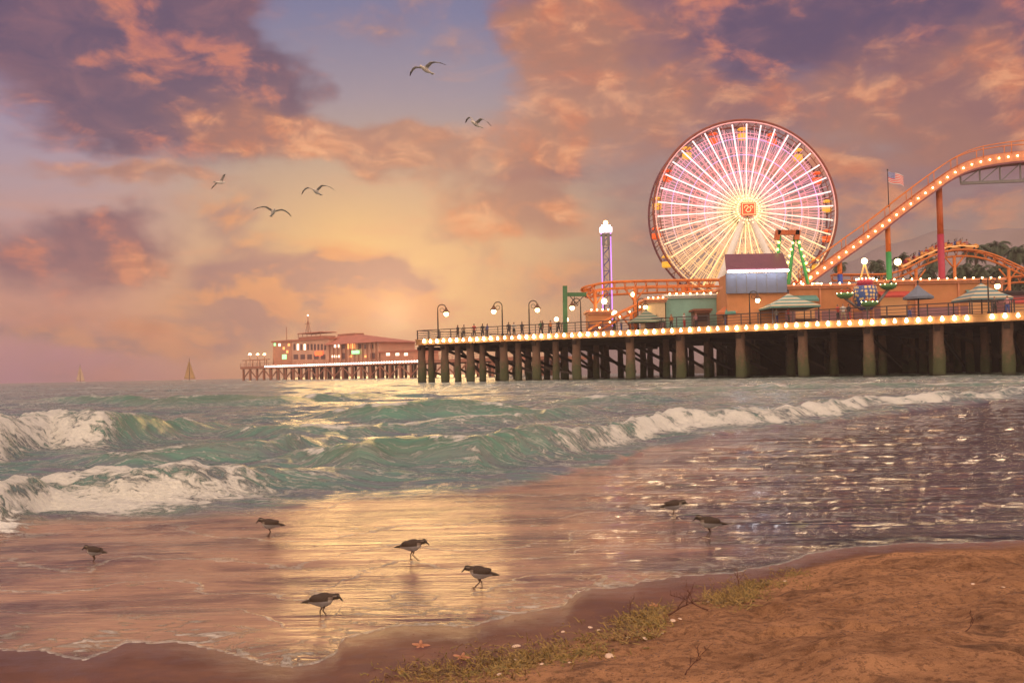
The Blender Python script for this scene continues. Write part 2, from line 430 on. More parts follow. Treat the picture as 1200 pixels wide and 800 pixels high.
nt.put(b.inputs['Roughness'], nt.m('SUBTRACT', nt.m('MULTIPLY_ADD', dfac, .35, .58), nt.m('MULTIPLY', damp, .30))); nt.put(b.inputs['Specular IOR Level'], nt.m('ADD', nt.m('MULTIPLY_ADD', dfac, -.12, .24), nt.m('MULTIPLY', damp, .25)))
h = nt.m('ADD', nt.m('MULTIPLY', mid_, 1.2), nt.m('ADD', nt.m('MULTIPLY', fine, .4), nt.m('MULTIPLY', gr, .25)))
nt.put(b.inputs['Normal'], nt.bump(nt.m('MULTIPLY', h, nt.m('MULTIPLY_ADD', dfac, .85, .15)), .9, .045))
tag(grid_mesh('sand_beach', GX, GY, GZ, mt, {'sd': GSD, 'wd': GWD}), 'orange-brown beach sand, wet along the water and lumpy further up', 'beach', kind='structure')

# ------------------------------------------------------------------ sea
def crest(pts, A, U_amp, wf, wb, foam, apron=1.0):
    """pts: where the crest is seen (px, py); U_amp/foam: (px, value) tables"""
    ax = np.array([p[0] for p in U_amp], float); av = np.array([p[1] for p in U_amp], float)
    q = []
    for px, py in pts:
        a_ = A*np.interp(px, ax, av); g = gnd(px, py, a_); q.append((g.x/g.y, g.y))
    q.sort(); U = np.array([a for a, _ in q]); D = np.array([b for _, b in q])
    fx = np.array([p[0] for p in foam], float); fv = np.array([p[1] for p in foam], float)
    return dict(D=lambda u: np.interp(u, U, D), A=lambda u: A*np.interp(pxof(u), ax, av), wf=wf, wb=wb, foam=lambda u: np.interp(pxof(u), fx, fv), ap=apron)
crests = [
 crest([(-260,580),(0,563),(60,551),(150,548),(240,548),(320,552),(420,556),(520,560)], .32, [(-260,1),(200,1),(280,.8),(340,.5),(430,.25),(500,0)], .42, .75, [(-260,1),(200,1),(280,.75),(340,.35),(420,0)], 2.2),
 crest([(300,548),(350,532),(420,520),(480,512),(560,512),(600,507),(680,500),(740,491),(800,485),(900,479),(1000,471),(1100,466),(1200,459),(1500,450)], .36,
       [(280,0),(350,.4),(430,1),(640,1),(720,.85),(1000,.7),(1200,.4),(1500,.3)], .75, 1.2, [(300,0),(520,.0),(545,.45),(580,.2),(620,.35),(660,.7),(700,.75),(760,1),(1120,1),(1200,.8),(1500,.5)], 1.5),
 crest([(340,492),(400,484),(450,478),(500,473),(560,473),(640,482),(700,486)], .42, [(340,0),(430,.8),(500,1),(580,.9),(700,0)], 1.0, 1.8, [(300,0),(900,0)], 1),
 crest([(-260,505),(0,495),(60,488),(120,488),(200,496),(260,502)], .52, [(-260,1),(120,1),(190,.6),(270,0)], .9, 1.6, [(-260,1),(90,1),(125,.75),(150,.1),(200,0)], 1.5),
 crest([(60,538),(150,530),(230,524),(300,521),(400,517),(470,520)], .22, [(60,0),(160,.9),(330,1),(470,0)], .5, .8, [(0,0),(150,.0),(220,.3),(300,.35),(390,.3),(440,0),(900,0)], .7),
 crest([(180,508),(330,502),(450,497),(600,490),(760,478)], .2, [(180,0),(300,1),(600,1),(760,0)], .7, 1.1, [(180,.0),(350,.25),(500,.2),(600,.0),(760,0)], .7),
 crest([(700,462),(850,456),(1000,452),(1200,447),(1400,445)], .22, [(640,0),(760,1),(1400,1)], 1.6, 2.2, [(640,0),(800,.35),(1200,.35),(1500,.3)], .8),
 crest([(640,474),(760,468),(900,462)], .2, [(600,0),(700,1),(960,0)], 1.2, 2.2, [(640,0),(740,.3),(960,.0)], .8),
 crest([(40,470),(180,468),(330,466),(480,462)], .35, [(0,0),(120,1),(400,1),(520,0)], 2.2, 3.2, [(0,0),(900,0)], .7),
]
na, nr = 900, 640
ang = np.linspace(R(-64), R(64), na); rad = 2.2*(1200/2.2)**(np.linspace(0, 1, nr)**0.93)
AA, RR = np.meshgrid(ang, rad); SY = RR*np.cos(AA); SX = RR*np.sin(AA)
SY = np.where(RR < 40, SY, SY)
u = np.clip(SX/SY, -0.75, 0.75); uw = u+(fbm(SX*.5, SY*.5, 3, 3)-.5)*0.02
wob = edge_wob(SX, SY)
ssd = SY-shore(u)+wob
sea = smooth(SY-foot(uw)+(fbm(SX*.8, SY*1.5, 3, 8)-.5)*.5*np.clip(SY/12, .5, 2), -.7, .15)      # 0 thin sheet on the sand, 1 open sea
Z = np.zeros_like(SX); foam = np.zeros_like(SX); thin = np.zeros_like(SX)
for i, c in enumerate(crests):
    k = np.clip(SY/12, .6, 3)
    dn = (fbm(SX*.55+i*9, SX*0+i, 3, 60+i)-.5)*0.9*k + (fbm(SX*2.2+i*9, SY*.6, 3, 80+i)-.5)*0.25*k
    dd = SY-c['D'](u)+dn; A_ = c['A'](u)*(0.8+0.4*fbm(SX*.7+i*3, SX*0+2.2*i, 2, 90+i))
    wf = c['wf']; wb = c['wb']
    prof = np.where(dd < 0, np.exp(-np.abs(dd/wf)**2.4), 0.55*np.exp(-(dd/wb)**2)+0.45*np.exp(-(dd/(wb*.35))**2))
    fm = c['foam'](u); fn = fbm(SX*3.1, SY*5, 4, 200+i)
    Z += A_*prof; sea = np.maximum(sea, smooth(A_*prof, .02, .07))
    fr = np.where(dd < 0, smooth(dd, -wf*c['ap']*1.9, -wf*c['ap']*.45), smooth(-dd, -wb*.5, 0))*fm
    Z += fr*fm*((fn-.45)*0.13+(fbm(SX*9, SY*12, 3, 230+i)-.5)*.05)*np.clip(A_/.3, 0, 1.2)
    gap = 1-.55*np.exp(-((dd+wf*.55)/(wf*.42))**2)*smooth(fbm(SX*1.6+4*i, SY*.9, 3, 240+i), .42, .62)
    foam = np.maximum(foam, fr*gap*(.72+.5*smooth(fbm(SX*1.1, SY*2.6, 3, 250+i), .35, .6)))
    foam = np.maximum(foam, 1.0*np.exp(-((dd+.08)/(.20*k))**2)*smooth(A_, .06, .2)*smooth(fbm(SX*1.4+5*i, SY*.7, 3, 270+i), .36, .58))
    thin = np.maximum(thin, np.exp(-((dd+wf*.35)/(wf*.8))**2)*np.clip(A_/.3, 0, 1)*(1-fm*.8))
# wind sea: short overlapping crests running with the shore
def ridge(x, y, s): n = fbm(x, y, 3, s); return 1-np.abs(2*n-1)
wx_ = SX+SY*.12; fa = np.clip(SY/14, .35, 6)
Z += sea*(.14*(ridge(wx_/3.2, SY/1.15, 301)-.62)*np.clip(fa, .5, 1.0) + .10*(ridge(wx_/1.1, SY/.5, 302)-.6)*smooth(-SY, -45, -20)
      + .34*(ridge(wx_/11, SY/4.2, 303)-.62)*smooth(SY, 14, 30)*smooth(-SY, -420, -180) + .4*(ridge(wx_/40, SY/14, 304)-.6)*smooth(SY, 60, 160)*smooth(-SY, -900, -500))
fk = sea*smooth(ridge(wx_/3.2, SY/1.15, 301), .86, .97)*smooth(fbm(SX*.3, SY*.5, 2, 310), .45, .65)*.55
foam = np.maximum(foam, fk*smooth(-SY, -80, -40))
foam = np.maximum(foam, sea*smooth(ridge(wx_/11, SY/4.2, 303), .9, .985)*.5*smooth(SY, 20, 40)*smooth(-SY, -200, -120))
# thin sheets sliding over the sand: low steps and backwash ripples
sw = (1-sea)*smooth(ssd, 0.02, .5)
Z += sw*(.026*(ridge(SX/4.5+SY*.2, SY/.7, 320)-.6)+.015*(ridge(SX/2.4+3, SY/.30, 321)-.6)+.006*(ridge(SX/1.2+3, SY/.14, 322)-.6)*smooth(-SY, -9, -6))
foam = foam*smooth(ssd, .0, .3)*(0.25+.75*np.maximum(sea, smooth(foam, .3, .9)))
Z += 0.006
Z = np.where(ssd < 0, np.minimum(Z, 0.0)+ssd*0.06-0.004, Z*smooth(ssd, -.02, .25)+.001)
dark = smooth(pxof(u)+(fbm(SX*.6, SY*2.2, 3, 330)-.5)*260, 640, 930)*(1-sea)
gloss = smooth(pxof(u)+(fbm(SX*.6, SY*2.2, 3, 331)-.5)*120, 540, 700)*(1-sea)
mt, nt, b = new_mat('sea_water')
pos = nt.new('ShaderNodeNewGeometry').outputs['Position']
sdA, seA, foA, thA, dkA = (nt.attr(k) for k in ('sd', 'sea', 'foam', 'thin', 'dark')); glA = nt.attr('gloss')
s1 = nt.noise(nt.scale(pos, (.32, 2.6, 1)), 2.2, 5, .58); s2 = nt.noise(nt.scale(pos, (.55, 3.4, 1)), 7, 4, .6, .2); lace = nt.noise(nt.scale(pos, (1, 1.7, 1)), 5.5, 9, .72, 1.2)
f2 = nt.noise(nt.scale(pos, (1, 1.6, 1)), 26, 5, .7, .6); f3 = nt.noise(nt.scale(pos, (.4, 3, 1)), 20, 4, .6); stk = nt.noise(nt.scale(pos, (.16, 2.4, 1)), 1.7, 6, .6)
deep = nt.mix(nt.sstep(s1, .40, .60), (.12, .20, .17), (.15, .155, .18))
deep = nt.mix(nt.m('MULTIPLY', thA, .9), deep, nt.mix(nt.sstep(s1, .38, .62), (.25, .50, .36), (.32, .44, .34)))  # light shining through thin wave faces painted in as brighter green
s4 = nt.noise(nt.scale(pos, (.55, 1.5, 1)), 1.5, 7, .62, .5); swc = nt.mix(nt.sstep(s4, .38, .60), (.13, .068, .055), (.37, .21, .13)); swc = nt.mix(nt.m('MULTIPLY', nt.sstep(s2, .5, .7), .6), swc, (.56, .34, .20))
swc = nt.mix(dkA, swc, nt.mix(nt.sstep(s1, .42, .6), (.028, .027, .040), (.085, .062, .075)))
basec = nt.mix(seA, swc, deep)
# foam: broken lace following the breakers, and fine rims left by each sheet of swash
fo = nt.sstep(nt.m('ADD', nt.m('MULTIPLY', foA, 1.1), nt.m('MULTIPLY_ADD', lace, 3.6, -2.2)), .0, .5)
lw = nt.m('ADD', sdA, nt.m('MULTIPLY_ADD', nt.noise(nt.scale(pos, (.5, 1, 1)), 1.0, 4, .55), 1.9, -.95))
rim = 0.0
for lv, wd_, k in ((.55, .02, .5), (1.15, .03, .55), (1.9, .035, .5), (2.9, .05, .5), (4.2, .07, .5), (6.0, .10, .5), (8.5, .14, .5)):
    rim = nt.m('ADD', rim, nt.m('MULTIPLY', nt.sstep(nt.m('ABSOLUTE', nt.m('SUBTRACT', lw, lv)), wd_, 0.0), k))
rim = nt.m('MULTIPLY', rim, nt.m('MULTIPLY', nt.sstep(f2, .35, .6), nt.m('MULTIPLY', nt.m('SUBTRACT', 1.0, seA), nt.m('MULTIPLY_ADD', dkA, -.8, 1.0))))
edge = nt.m('MULTIPLY', nt.sstep(nt.m('ADD', sdA, nt.m('MULTIPLY_ADD', f2, .05, -.025)), .07, .015), nt.sstep(f2, .3, .6))
lacy = nt.m('MULTIPLY', nt.sstep(nt.m('ADD', nt.m('MULTIPLY', sdA, -1.0), nt.m('MULTIPLY', lace, 1.2)), .18, .5), nt.m('MULTIPLY_ADD', dkA, -.4, .55))
fo = nt.m('MAXIMUM', fo, nt.m('MAXIMUM', nt.m('MULTIPLY', rim, .75), nt.m('MAXIMUM', nt.m('MULTIPLY', edge, .8), nt.m('MULTIPLY', lacy, nt.sstep(lace, .5, .62)))))
trl = nt.m('MULTIPLY', nt.sstep(nt.m('ABSOLUTE', nt.m('SUBTRACT', nt.noise(nt.scale(pos, (.45, 1.9, 1)), 2.0, 6, .62, .5), .5)), .022, .0), nt.m('MULTIPLY', seA, .55)); fo = nt.m('MINIMUM', nt.m('MAXIMUM', fo, trl), 1.0)  # thin foam trails that also paint pale highlights onto the open sea
foc = nt.mix(nt.sstep(f2, .3, .7), (.74, .71, .65), (.96, .91, .80))
nt.put(b.inputs['Base Color'], nt.mix(fo, basec, foc))
nt.put(b.inputs['Roughness'], nt.m('ADD', nt.m('MULTIPLY', fo, .6), nt.m('MULTIPLY_ADD', seA, -.05, nt.m('MULTIPLY_ADD', glA, -.15, .20))))
b.inputs['IOR'].default_value = 1.36
hB = nt.m('ADD', nt.m('MULTIPLY', nt.noise(nt.scale(pos, (.12, 2.3, 1)), 2.4, 5, .6), 1.3), nt.m('MULTIPLY', nt.noise(nt.scale(pos, (.22, 3.0, 1)), 8, 4, .6), .4))
hgt = nt.m('ADD', nt.m('MULTIPLY', s1, 1.0), nt.m('ADD', nt.m('MULTIPLY', s2, .35), nt.m('MULTIPLY', f3, .10)))
cdist = nt.vm('LENGTH', pos, None, 1)
fade = nt.m('MULTIPLY_ADD', seA, .75, nt.m('MULTIPLY_ADD', dkA, .15, .27))
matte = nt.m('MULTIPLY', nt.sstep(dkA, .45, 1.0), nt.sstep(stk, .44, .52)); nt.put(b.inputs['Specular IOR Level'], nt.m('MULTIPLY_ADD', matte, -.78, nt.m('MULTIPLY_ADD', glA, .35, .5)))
bn = nt.new('ShaderNodeBump'); hM = nt.new('ShaderNodeMix'); nt.put(hM.inputs[0], seA); nt.put(hM.inputs[2], hB); nt.put(hM.inputs[3], hgt); nt.put(bn.inputs['Height'], nt.m('MULTIPLY', hM.outputs[0], fade)); bn.inputs['Strength'].default_value = .75; bn.inputs['Distance'].default_value = .11
b2 = nt.bump(nt.m('MULTIPLY', nt.m('ADD', f2, lace), fo), .8, .03, bn.outputs[0])
nt.put(b.inputs['Normal'], b2)
tr = nt.new('ShaderNodeBsdfTranslucent'); nt.put(tr.inputs[0], nt.mix(fo, (.36, .66, .42), (.8, .78, .7)))
ms = nt.new('ShaderNodeMixShader'); nt.put(ms.inputs[0], nt.m('MULTIPLY', nt.m('MAXIMUM', nt.m('MULTIPLY', thA, nt.m('SUBTRACT', 1.0, fo)), nt.m('MULTIPLY', nt.m('MULTIPLY', fo, seA), .35)), .5)); nt.l.new(b.outputs[0], ms.inputs[1]); nt.l.new(tr.outputs[0], ms.inputs[2])
mo = [n for n in nt.n if n.type == 'OUTPUT_MATERIAL'][0]; nt.l.new(ms.outputs[0], mo.inputs[0])
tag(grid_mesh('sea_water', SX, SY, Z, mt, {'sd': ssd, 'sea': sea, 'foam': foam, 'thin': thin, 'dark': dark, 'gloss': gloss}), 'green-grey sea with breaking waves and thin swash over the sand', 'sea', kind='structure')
# ------------------------------------------------------------------ shared materials
M_orange = paint('orange_paint', (.72, .20, .04), .45, 0, .2, 2)
M_orange2 = paint('deep_orange_paint', (.50, .11, .03), .5, 0, .25, 2)
M_salmon = paint('salmon_paint', (.70, .27, .14), .5, 0, .2, 1.5)
M_rail = paint('dark_rail_paint', (.045, .03, .035), .5, 0, .3, 6)
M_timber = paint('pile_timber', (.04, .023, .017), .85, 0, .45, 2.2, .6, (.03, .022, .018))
M_fascia = paint('fascia_timber', (.40, .19, .07), .7, 0, .3, 1.2, .4, (.22, .10, .05))
M_deck = paint('deck_boards', (.16, .09, .06), .8, 0, .35, 1.5, .4)
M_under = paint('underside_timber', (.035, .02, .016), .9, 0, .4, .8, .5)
M_green = paint('green_paint', (.05, .34, .10), .45, 0, .2, 3)
M_blue = paint('blue_paint', (.05, .10, .45), .45, 0, .2, 3)
M_crimson = paint('crimson_paint', (.42, .03, .07), .45, 0, .2, 3)
M_white = paint('white_paint', (.75, .72, .68), .5, 0, .12, 3)
M_grey = paint('grey_steel', (.20, .18, .18), .5, .3, .2, 3)
M_aqua = paint('aqua_wall', (.28, .50, .42), .7, 0, .25, .7)
M_peach = paint('peach_wall', (.62, .25, .10), .75, 0, .28, .45, .2, (.50, .17, .09))
M_mauve = paint('mauve_base_wall', (.32, .15, .17), .75, 0, .25, .7)
M_black = paint('black_iron', (.03, .022, .02), .45, .4, .2, 8)
M_bulb = glow('bulb_warm', (1.0, .70, .32), 18, (.9, .8, .6))
M_bulbw = glow('bulb_white', (1.0, .82, .52), 34, (.9, .9, .8))
M_lamp = glow('lamp_warm', (1.0, .70, .30), 16, (.9, .8, .6))
M_brown = paint('brown_boards', (.16, .075, .045), .8, 0, .3, 3)

def algae_mat():
    mt, nt, b = new_mat('algae_pile'); g = nt.new('ShaderNodeNewGeometry').outputs['Position']
    z = nt.sep(g)[2]; n1 = nt.noise(g, 2.5, 5, .65); n2 = nt.noise(g, 14, 4, .7)
    f = nt.sstep(nt.m('ADD', z, nt.m('MULTIPLY_ADD', n1, 5, -2.5)), 3.2, .9)
    wood = nt.mix(n1, (.09, .045, .03), (.20, .10, .06)); al = nt.mix(n2, (.02, .035, .012), (.075, .10, .03))
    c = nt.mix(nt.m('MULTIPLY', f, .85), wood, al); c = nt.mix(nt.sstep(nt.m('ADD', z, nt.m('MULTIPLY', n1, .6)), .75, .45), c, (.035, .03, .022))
    nt.put(b.inputs['Base Color'], c); b.inputs['Roughness'].default_value = .8
    nt.put(b.inputs['Normal'], nt.bump(n2, .8, .08)); return mt
M_pile = algae_mat()
def canvas(name, cols, n=16, sharp=True):
    """striped canvas: stripes run around (angle) the tent"""
    mt, nt, b = new_mat(name); co = nt.new('ShaderNodeTexCoord').outputs['Object']; x, y, z = nt.sep(co)[:3]
    if sharp: t = nt.m('FRACT', nt.m('MULTIPLY', nt.m('ADD', nt.m('DIVIDE', nt.m('ARCTAN2', y, x), 2*PI), .5), n/len(cols)))
    else: t = nt.m('FRACT', nt.m('MULTIPLY', z, n))
    c = nt.ramp(t, [(i/len(cols), k) for i, k in enumerate(cols)], 'CONSTANT')
    n1 = nt.noise(co, 3, 4, .6); nt.put(b.inputs['Base Color'], nt.mix(nt.m('MULTIPLY', n1, .35), c, (.12, .09, .08)))
    b.inputs['Roughness'].default_value = .85; return mt

# ------------------------------------------------------------------ the long near pier
ZD = 5.45
A0 = at(1200, 368.5, 80.5); B0 = at(489, 398.8, 117); A0.z = B0.z = 0
PD = (B0-A0).normalized(); PN = Vector((-PD.y, PD.x, 0)); PN = PN if PN.y > 0 else -PN
PL = (B0-A0).length
def pp(s, t=0., z=ZD): v = A0+PD*s+PN*t; return Vector((v.x, v.y, z))
def s_at(px, t=0.):     # distance along the pier of the point seen in a column
    lo, hi = -60., PL+60
    for _ in range(40):
        mid = (lo+hi)/2; v = pp(mid, t)-CAMP
        if v.dot(rgt)/v.dot(fwd)*F+600 > px: lo = mid
        else: hi = mid
    return lo
pier = thing('amusement_pier', 'long timber pier edged with a string of bulbs, carrying the big wheel', 'pier', (0, 0, 0))
S0 = -34; PW = 62
mb = MB(); mb.prism([(0,0)], 0, 0) if False else None
def slab(s0, s1, t0, t1, z0, z1, mb=None):
    mb = mb or MB(); P_ = [pp(s0, t0, z0), pp(s1, t0, z0), pp(s1, t1, z0), pp(s0, t1, z0)]; Q = [Vector((v.x, v.y, z1)) for v in P_]
    return mb.add(P_+Q, [(3,2,1,0),(4,5,6,7),(0,1,5,4),(1,2,6,5),(2,3,7,6),(3,0,4,7)])
slab(S0, PL, .15, PW, ZD-.28, ZD).build('deck', M_deck, pier)
mb = slab(S0, PL+.12, -.12, .12, ZD-.62, ZD-.02); slab(S0, PL+.2, -.2, -.125, ZD-.12, ZD+.04, mb); slab(S0, PL+.2, -.18, -.125, ZD-.66, ZD-.56, mb); slab(PL-.12, PL+.12, .13, PW, ZD-.62, ZD-.02, mb)
mb.build('fascia', M_fascia, pier)
mb = MB()
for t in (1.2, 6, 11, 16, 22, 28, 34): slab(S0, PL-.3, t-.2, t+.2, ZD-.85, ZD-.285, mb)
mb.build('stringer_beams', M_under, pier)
slab(S0, PL-26, 38, 38.4, -1, ZD-.3).build('shade_wall', M_under, pier)  # dark wall added under the deck to stand in for deep shade
def pile_mesh(r, H=6.6, seed=0):
    rr = random.Random(seed); ph = [rr.uniform(0, 6) for _ in range(6)]; mb = MB()
    prof = [(r*(1.0+.16*max(0, min(1, (3.2-z)/1.5))+.03*math.sin(i*1.7+ph[1])), z) for i, z in enumerate(np.linspace(-1.5, H-1.5, 16))]
    mb.lathe([(p[0]*(1+.0*p[1]), p[1]) for p in prof], (0,0,0), 18, True, lambda a, z: 1+.05*math.sin(3*a+ph[2]+z*1.7)+.04*math.sin(5*a+ph[3]-z*2.3))
    return mb.mesh('pile', M_pile)
pm = [pile_mesh(.46, seed=i) for i in range(4)]; pms = [pile_mesh(.36, seed=9+i) for i in range(3)]
cap = MB()
front = [s_at(p, .9) for p in (1262, 1180, 1099, 1017, 940, 867, 797, 738, 675, 628, 590, 551, 521, 494)]
for i, s_ in enumerate(front): link('pile', pm[i % 4], pier, pp(s_, .9, 0), (0, 0, i*1.1))
for i, px in enumerate((505, 536, 565, 607, 651)): link('pile', pms[i % 3], pier, pp(s_at(px, 1.4), 1.4, 0), (0, 0, i))
for j, t in enumerate((8.5, 16, 24, 32)):
    n_ = 16
    for i in range(n_):
        s_ = -10+(PL+8)*(i+.5*(j % 2))/n_
        if s_ < PL-.6: link('pile', pms[(i+j) % 3], pier, pp(s_, t+random.uniform(-.8, .8), 0), (0, 0, i))
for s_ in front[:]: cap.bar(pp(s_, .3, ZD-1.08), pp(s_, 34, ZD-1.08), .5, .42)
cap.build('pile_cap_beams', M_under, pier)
br = MB()
for k in range(len(front)-1):
    a_, b_ = front[k], front[k+1]
    for t in (8.5, 24):
        br.bar(pp(a_, t+.5, .9), pp(b_, t+.5, ZD-1.2), .22, .3); 
    br.bar(pp(a_, 1.6, ZD-1.5), pp(a_, 16, 1.0), .22, .3)
    if k > 7: br.bar(pp(a_, 1.6, .7), pp(b_, 1.6, 2.6 if k % 2 else 1.8), .16, .22)
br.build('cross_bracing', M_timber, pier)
# railing of the promenade edge
rb = MB(); nposts = 58
for i in range(nposts+1):
    s_ = S0+(PL-S0)*i/nposts; rb.bar(pp(s_, .0, ZD+.02), pp(s_, .0, ZD+1.16), .09, .09)
for z, w in ((1.15, .09), (.82, .045), (.52, .045), (.24, .045)): rb.bar(pp(S0, 0, ZD+z), pp(PL, 0, ZD+z), w, w)
for z, w in ((1.15, .09), (.82, .045), (.52, .045), (.24, .045)): rb.bar(pp(PL, .06, ZD+z), pp(PL, PW-30, ZD+z), w, w)
for i in range(14): rb.bar(pp(PL, .1+i*2.3, ZD+.02), pp(PL, .1+i*2.3, ZD+1.14), .09, .09)
rb.build('railing', M_rail, pier)
bm_ = MB(); bm_.ball((0,0,0), .15, 12, 8); bm_.lathe([(.07, .12), (.07, .24), (.03, .26)], (0,0,0), 8)
bulb_me = bm_.mesh('light_bulb', [M_bulbw])
bulbs_me = [bulb_me]*3
for st_ in (22, 11): c_ = bulb_me.copy(); c_.materials[0] = glow('bulb_dim%d' % st_, (1.0, .74, .40), st_, (.9, .9, .8)); bulbs_me.append(c_)
nb = 66
s_l, s_r = s_at(497, -.33), s_at(1193, -.33)
for i in range(nb):
    s_ = s_r+(s_l-s_r)*i/(nb-1)
    if i == 3: continue                      # one bulb is missing towards the shore, as in the photograph
    link('light_bulb', random.choice(bulbs_me), pier, pp(s_, -.36, ZD-.28+random.uniform(-.03, .03)))
for k in (1, 2, 3): link('light_bulb', bulb_me, pier, pp(s_r-1.05*k, -.36, ZD-.28))
end_lo = s_at(487, 0)

# ------------------------------------------------------------------ street lamps on the promenade
def gooseneck(side):
    H = 3.55; t = thing('street_lamp', '', 'street lamp')
    mb = MB(); mb.lathe([(.14, 0), (.14, .25), (.075, .35), (.06, H*.75)], (0,0,0), 10); mb.build('post', M_black, t)
    mb = MB(); pts = [(0, 0, H*.75)]
    for k in range(11):
        a = PI-PI*k/10; pts.append((side*(.42+.42*math.cos(a)), 0, H*.86+.42*math.sin(a)))
    mb.tube(pts, .045, 8); mb.tube([(side*(.42+.2*math.cos(a_)), 0, H*.82+.2*math.sin(a_)) for a_ in np.linspace(0, 5, 12)], .025, 6)
    mb.build('arm', M_black, t)
    x0 = side*.84; mb = MB(); mb.lathe([(.03, .12), (.09, .08), (.12, -.04), (.34, -.34), (.36, -.40), (.32, -.38), (.1, -.05)], (x0, 0, H*.86), 16); mb.build('lamp_shade', M_brown, t)
    mb = MB(); mb.ball((x0, 0, H*.86-.52), .23, 14, 10, (1, 1, 1.05)); mb.build('globe', M_lamp, t)
    return t
lamps = [(513.5, 1, 'street lamp nearest the seaward tip of the lit pier, bent to the right'), (589, -1, 'street lamp bent to the left, second from the pier tip'), (620.5, 1, 'tall street lamp third from the pier tip, seen against open sky'),
         (681, -1, 'street lamp bent to the left beside the green frame'), (748, 1, 'street lamp in front of the ramp of the low orange track'), (879, 1, 'street lamp in front of the grey screen building'),
         (1159, 1, 'street lamp beside the striped tent at the shoreward end')]
for px, sd, lb in lamps:
    t = gooseneck(sd); s_ = s_at(px, 1.2); t.location = pp(s_, 1.2); t['label'] = lb; t['group'] = 'gooseneck street lamps on the pier'
    dd = (pp(s_, 1.2)-CAMP); k = dd.length/94.; t.scale = (k, k, k) if px < 700 else (1,1,1)

# ------------------------------------------------------------------ wheel
WD = 116.; wc = at(869, 250.5, WD); WR = 104.5/F*WD*1.02
wheel = thing('ferris_wheel', 'great lit wheel with white spokes and orange and yellow cabins above the pier', 'ferris wheel', (wc.x, wc.y, ZD), R(-9.5)-math.atan2(wc.x, wc.y)*0+R(0))
HZ = wc.z-ZD; hw = 1.9
wheel.rotation_euler.z = 0.0
def radial_glow(name, stops, st):
    mt, nt, b = new_mat(name); co = nt.new('ShaderNodeTexCoord').outputs['Object']
    r_ = nt.m('DIVIDE', nt.vm('LENGTH', nt.vm('MULTIPLY', nt.vm('SUBTRACT', co, (0, 0, HZ)), (1, 0, 1)), None, 1), WR)
    c = nt.ramp(r_, stops); x, y, z = nt.sep(co)[:3]
    low = nt.sstep(z, HZ+WR*.25, HZ-WR*.6)
    c = nt.mix(nt.m('MULTIPLY', low, .95), c, (1.0, .58, .16))
    nt.put(b.inputs['Emission Color'], c); b.inputs['Emission Strength'].default_value = st; b.inputs['Base Color'].default_value = (.5, .4, .4, 1); return mt
M_spoke = radial_glow('led_spoke', [(0, (1, .6, .15)), (.16, (1, .75, .3)), (.34, (1, .80, .72)), (1, (1, .70, .70))], 1.5)
M_net = radial_glow('led_glow_fill', [(0, (1, .75, .25)), (.2, (1, .7, .3)), (.34, (1, .36, .40)), (.6, (1, .20, .20)), (.85, (.85, .2, .40)), (1, (1, .25, .22))], .8)
M_ringp = radial_glow('led_ring_purple', [(0, (.6, .3, 1)), (1, (.62, .25, .85))], .8)
M_rim = paint('rim_paint', (.26, .07, .05), .5, 0, .2, 2)
M_rimd = paint('rim_dark_paint', (.16, .05, .07), .5, 0, .2, 2)
C0 = Vector((0, 0, HZ))
for y_, r_, nm, mt_ in ((-hw, WR, 'front_rim', M_rim), (hw, WR, 'rear_rim', M_rimd)):
    mb = MB(); mb.ring(C0+Vector((0, y_, 0)), r_, .13, 120, 8); mb.ring(C0+Vector((0, y_, 0)), r_*.93, .06, 120, 6)
    for k in range(72):
        a = 2*PI*k/72; a2 = 2*PI*(k+.5)/72
        mb.tube([C0+Vector((r_*.93*math.cos(a), y_, r_*.93*math.sin(a))), C0+Vector((r_*math.cos(a2), y_, r_*math.sin(a2)))], .035, 4)
    mb.build(nm, mt_, wheel)
mb = MB()
for k in range(36):
    a = 2*PI*k/36; p = C0+Vector((WR*math.cos(a), 0, WR*math.sin(a))); mb.tube([p+Vector((0,-hw,0)), p+Vector((0,hw,0))], .06, 6)
mb.build('cross_ties', M_rim, wheel)
sp = MB(); sp.tube([(.9, 0, 0), (WR*.955, 0, 0)], .085, 6); sp_me = None
NS = 38
for k in range(NS):
    a = 2*PI*(k+.25)/NS; mb = MB()
    for y_ in (-hw,): mb.tube([C0+Vector((.9*math.cos(a), y_*1.2, .9*math.sin(a))), C0+Vector((WR*.955*math.cos(a), y_, WR*.955*math.sin(a)))], [.05, .095], 6)
    mb.build('spoke', M_spoke, wheel)
for k in range(NS//2):
    a = 2*PI*(k+.4)*2/NS; mb = MB(); y_ = hw
    mb.tube([C0+Vector((.9*math.cos(a), y_, .9*math.sin(a))), C0+Vector((WR*.96*math.cos(a), y_, WR*.96*math.sin(a)))], .04, 5); mb.build('rear_spoke', M_net, wheel)
mb = MB(); NB = 150
for k in range(NB):
    a = 2*PI*k/NB
    for q, y_ in ((1, -hw*.5), (-1, hw*.5)):
        r0 = WR*(.14 if k % 2 else .33); r1 = WR*(.90 if k % 3 else .97); b_ = a+q*.16
        mb.tube([C0+Vector((r0*math.cos(a), y_, r0*math.sin(a))), C0+Vector((r1*math.cos(b_), y_, r1*math.sin(b_)))], .042, 3, False)
for f_ in (.14, .2, .27, .38, .50, .56, .68, .74, .86, .90): mb.ring(C0, WR*f_, .05, 110, 4)
mb.build('glow_fill_net', M_net, wheel)  # added mesh of glowing lines imitating the pink bloom between the spokes
mb = MB()
for f_ in (.44, .62, .80): mb.ring(C0+Vector((0, -hw*.9, 0)), WR*f_, .055, 110, 5)
mb.build('led_rings', M_ringp, wheel)
mb = MB(); mb.ring(C0+Vector((0, -hw-.13, 0)), WR*.975, .07, 120, 5); mb.build('rim_light', M_net, wheel)
